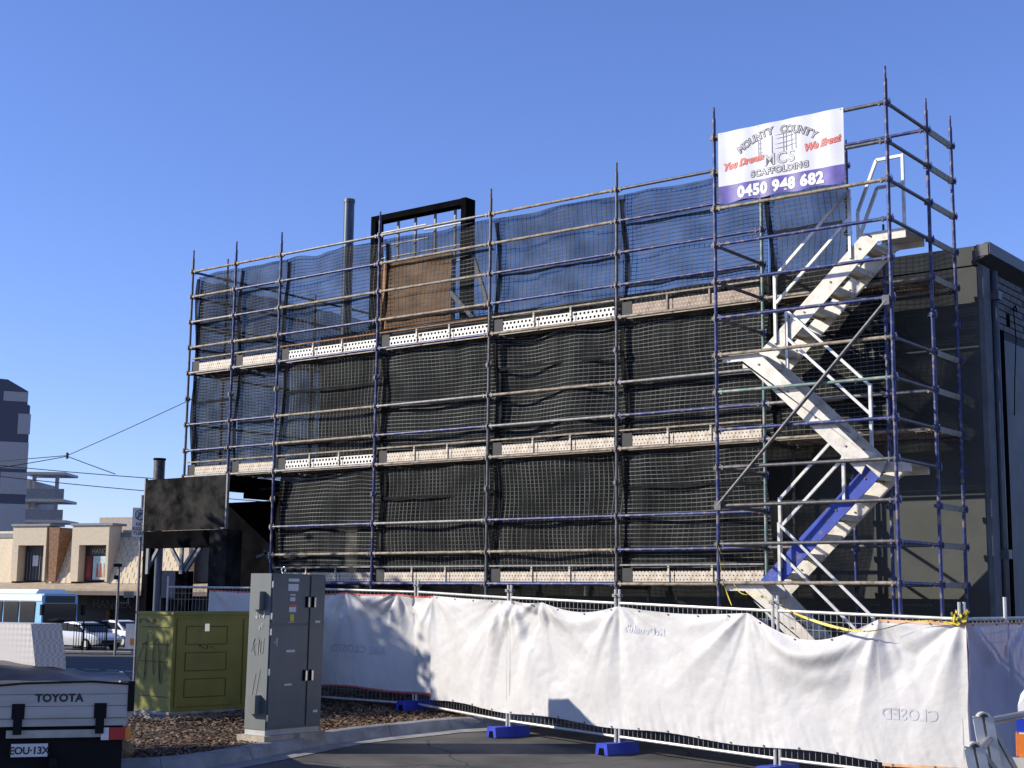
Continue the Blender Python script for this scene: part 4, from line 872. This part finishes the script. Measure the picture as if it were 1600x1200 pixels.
pf = street('palisade_fence', -21.9, 74, 'black palisade fence in front of the silver sedan', 'fence')
for k in range(13): MB().box(-.05+k*.13, -.02+k*.13, -.01, .01, .1, 1.45).build('bar', blk_m, pf)
MB().box(-.06, 1.6, .011, .03, .2, .26).build('rail', blk_m, pf); MB().box(-.06, 1.6, .011, .03, 1.3, 1.36).build('rail', blk_m, pf)
for x in (.4, 1.58): MB().box(x, x+.07, -.04, -.012, 0, 1.55).build('post', blk_m, pf)
cp = street('camera_pole', -18.75, 70, 'thin grey pole with cameras and a small box before the shops', 'pole')
MB().tube((0, 0, 0), (0, 0, 4.3), .06, 10).build('pole', galv, cp, 'auto'); MB().box(-.25, .12, -.1, .1, 4.2, 4.36).build('camera', blk_m, cp); MB().box(-.2, -.02, -.1, .1, 3.6, 3.8).build('camera', blk_m, cp)
MB().bar((.06, 0, 2.5), (.55, 0, 2.5), .05, .05).box(.3, .75, -.1, .1, 2.75, 3.05).bar((.5, 0, 2.5), (.5, 0, 2.8), .05, .05).build('lamp_arm', galv, cp)
wsn = street('small_road_sign', -18.2, 71, 'small white and orange sign left of the green kiosk top', 'sign')
MB().box(-.35, .35, -.02, 0, .3, 1.5).build('plate', whitep, wsn); MB().box(-.12, .15, -.03, -.021, .5, .8).build('symbol', mat('sign_orange', (.6, .25, .06), .5), wsn); MB().box(-.04, .04, .001, .04, 0, 1.4).build('post', galv, wsn)
# overhead wires
wm = mat('wire_dark', (.03, .03, .035), .6)
def wire(name, pts, label, r=.012):
    b = MB()
    for a, c in zip(pts, pts[1:]):
        a = Vector(a); c = Vector(c); sg = .004*(c-a).length; prev = a
        for k in range(1, 9):
            t = k/8; q = a.lerp(c, t)-Vector((0, 0, sg*4*t*(1-t))); b.tube(prev, q, r, 5, cap=False); prev = q
    o = b.build(name, wm); tag(o, label, 'wire', 'overhead wires at left'); return o
wire('overhead_wire', [P(-16.5, 41, 5.5), P(-12.31, 40, 5.72), P(-8.6, 39, 7.25)], 'overhead wire rising to the scaffold corner at left')
wire('overhead_wire', [P(-17, 40, 5.63), P(-14.1, 40, 5.42), P(-10.06, 40, 5.12), P(-6, 40, 4.85)], 'upper long overhead wire passing behind the gantry board')
wire('overhead_wire', [P(-17, 40, 5.3), P(-14.1, 40, 5.12), P(-10.05, 40, 4.76), P(-6, 40, 4.45)], 'lower long overhead wire passing behind the gantry board')
wire('overhead_wire', [P(-12.31, 40, 5.7), P(-10.95, 40, 5.22)], 'short slanting wire between the overhead wires')
wire('overhead_wire', [P(-12.31, 40, 5.7), P(-13.8, 40, 5.42), P(-17, 40, 5.0)], 'short wire running left from the overhead wire joint')
tag(MB().tube(P(-12.31, 40, 5.63), P(-12.31, 40, 5.80), .035, 8).build('wire_joint', wm), 'dark insulator where the overhead wires meet', 'insulator')

# ------------------------------------------------------------------ left of the view: shading tree, and a block added to shade the road
tr = empty('street_tree', tuple(P(-12.6, 23.7, ground_h(23.7))), YAW, 'leafy street tree left of the kiosk whose shade falls on the fence', 'tree')
b = MB(); b.tube((0, 0, -.1), (.1, .05, 2.6), .17, 10, .12)
for k in range(9):
    a = k*2.4; b.tube((.1, .05, 2.2+.08*k), (1.5*math.cos(a), 1.5*math.sin(a), 3.6+.25*k), .06, 6, .02)
b.build('trunk', mat('bark_grey', (.12, .09, .07), .9), tr)
b = MB(); rt = random.Random(3)
for c in range(120):
    while True:
        q = Vector((rt.uniform(-1, 1), rt.uniform(-1, 1), rt.uniform(-1, 1)))
        if .25 < q.length < 1: break
    cc = Vector((q.x*2.0, q.y*3.0, 4.8+q.z*1.75)); rr = .35+.25*rt.random()
    for _ in range(85):
        p_ = cc+Vector((rt.gauss(0, rr*.6), rt.gauss(0, rr*.6), rt.gauss(0, rr*.5))); u_ = Vector((rt.gauss(0, 1), rt.gauss(0, 1), rt.gauss(0, .6))).normalized(); v_ = u_.orthogonal().normalized(); s_ = .05+.05*rt.random()
        k = len(b.v); b.v += [tuple(p_-u_*s_*1.8), tuple(p_+v_*s_*.7), tuple(p_+u_*s_*1.8), tuple(p_-v_*s_*.7)]; b.f.append((k, k+1, k+2, k+3))
b.build('crown', mat('leaf', (.05, .085, .025), .7, 0, .3, 2), tr)
ob = street('shade_block', -34, 36, 'plain brick block added out of view to shade the road', 'building')  # unseen block, added to cast shade over the road
MB().box(0, 6.5, 0, 32, 0, 9.5).build('wall', brickm, ob); MB().box(-.2, 6.7, -.2, 32.2, 9.505, 9.8).build('roof', roofm, ob)
for k in range(7):
    for z in (1.2, 5.2): MB().box(6.502, 6.55, 2+k*4.2, 4+k*4.2, z, z+2.2).build('window', gl, ob)
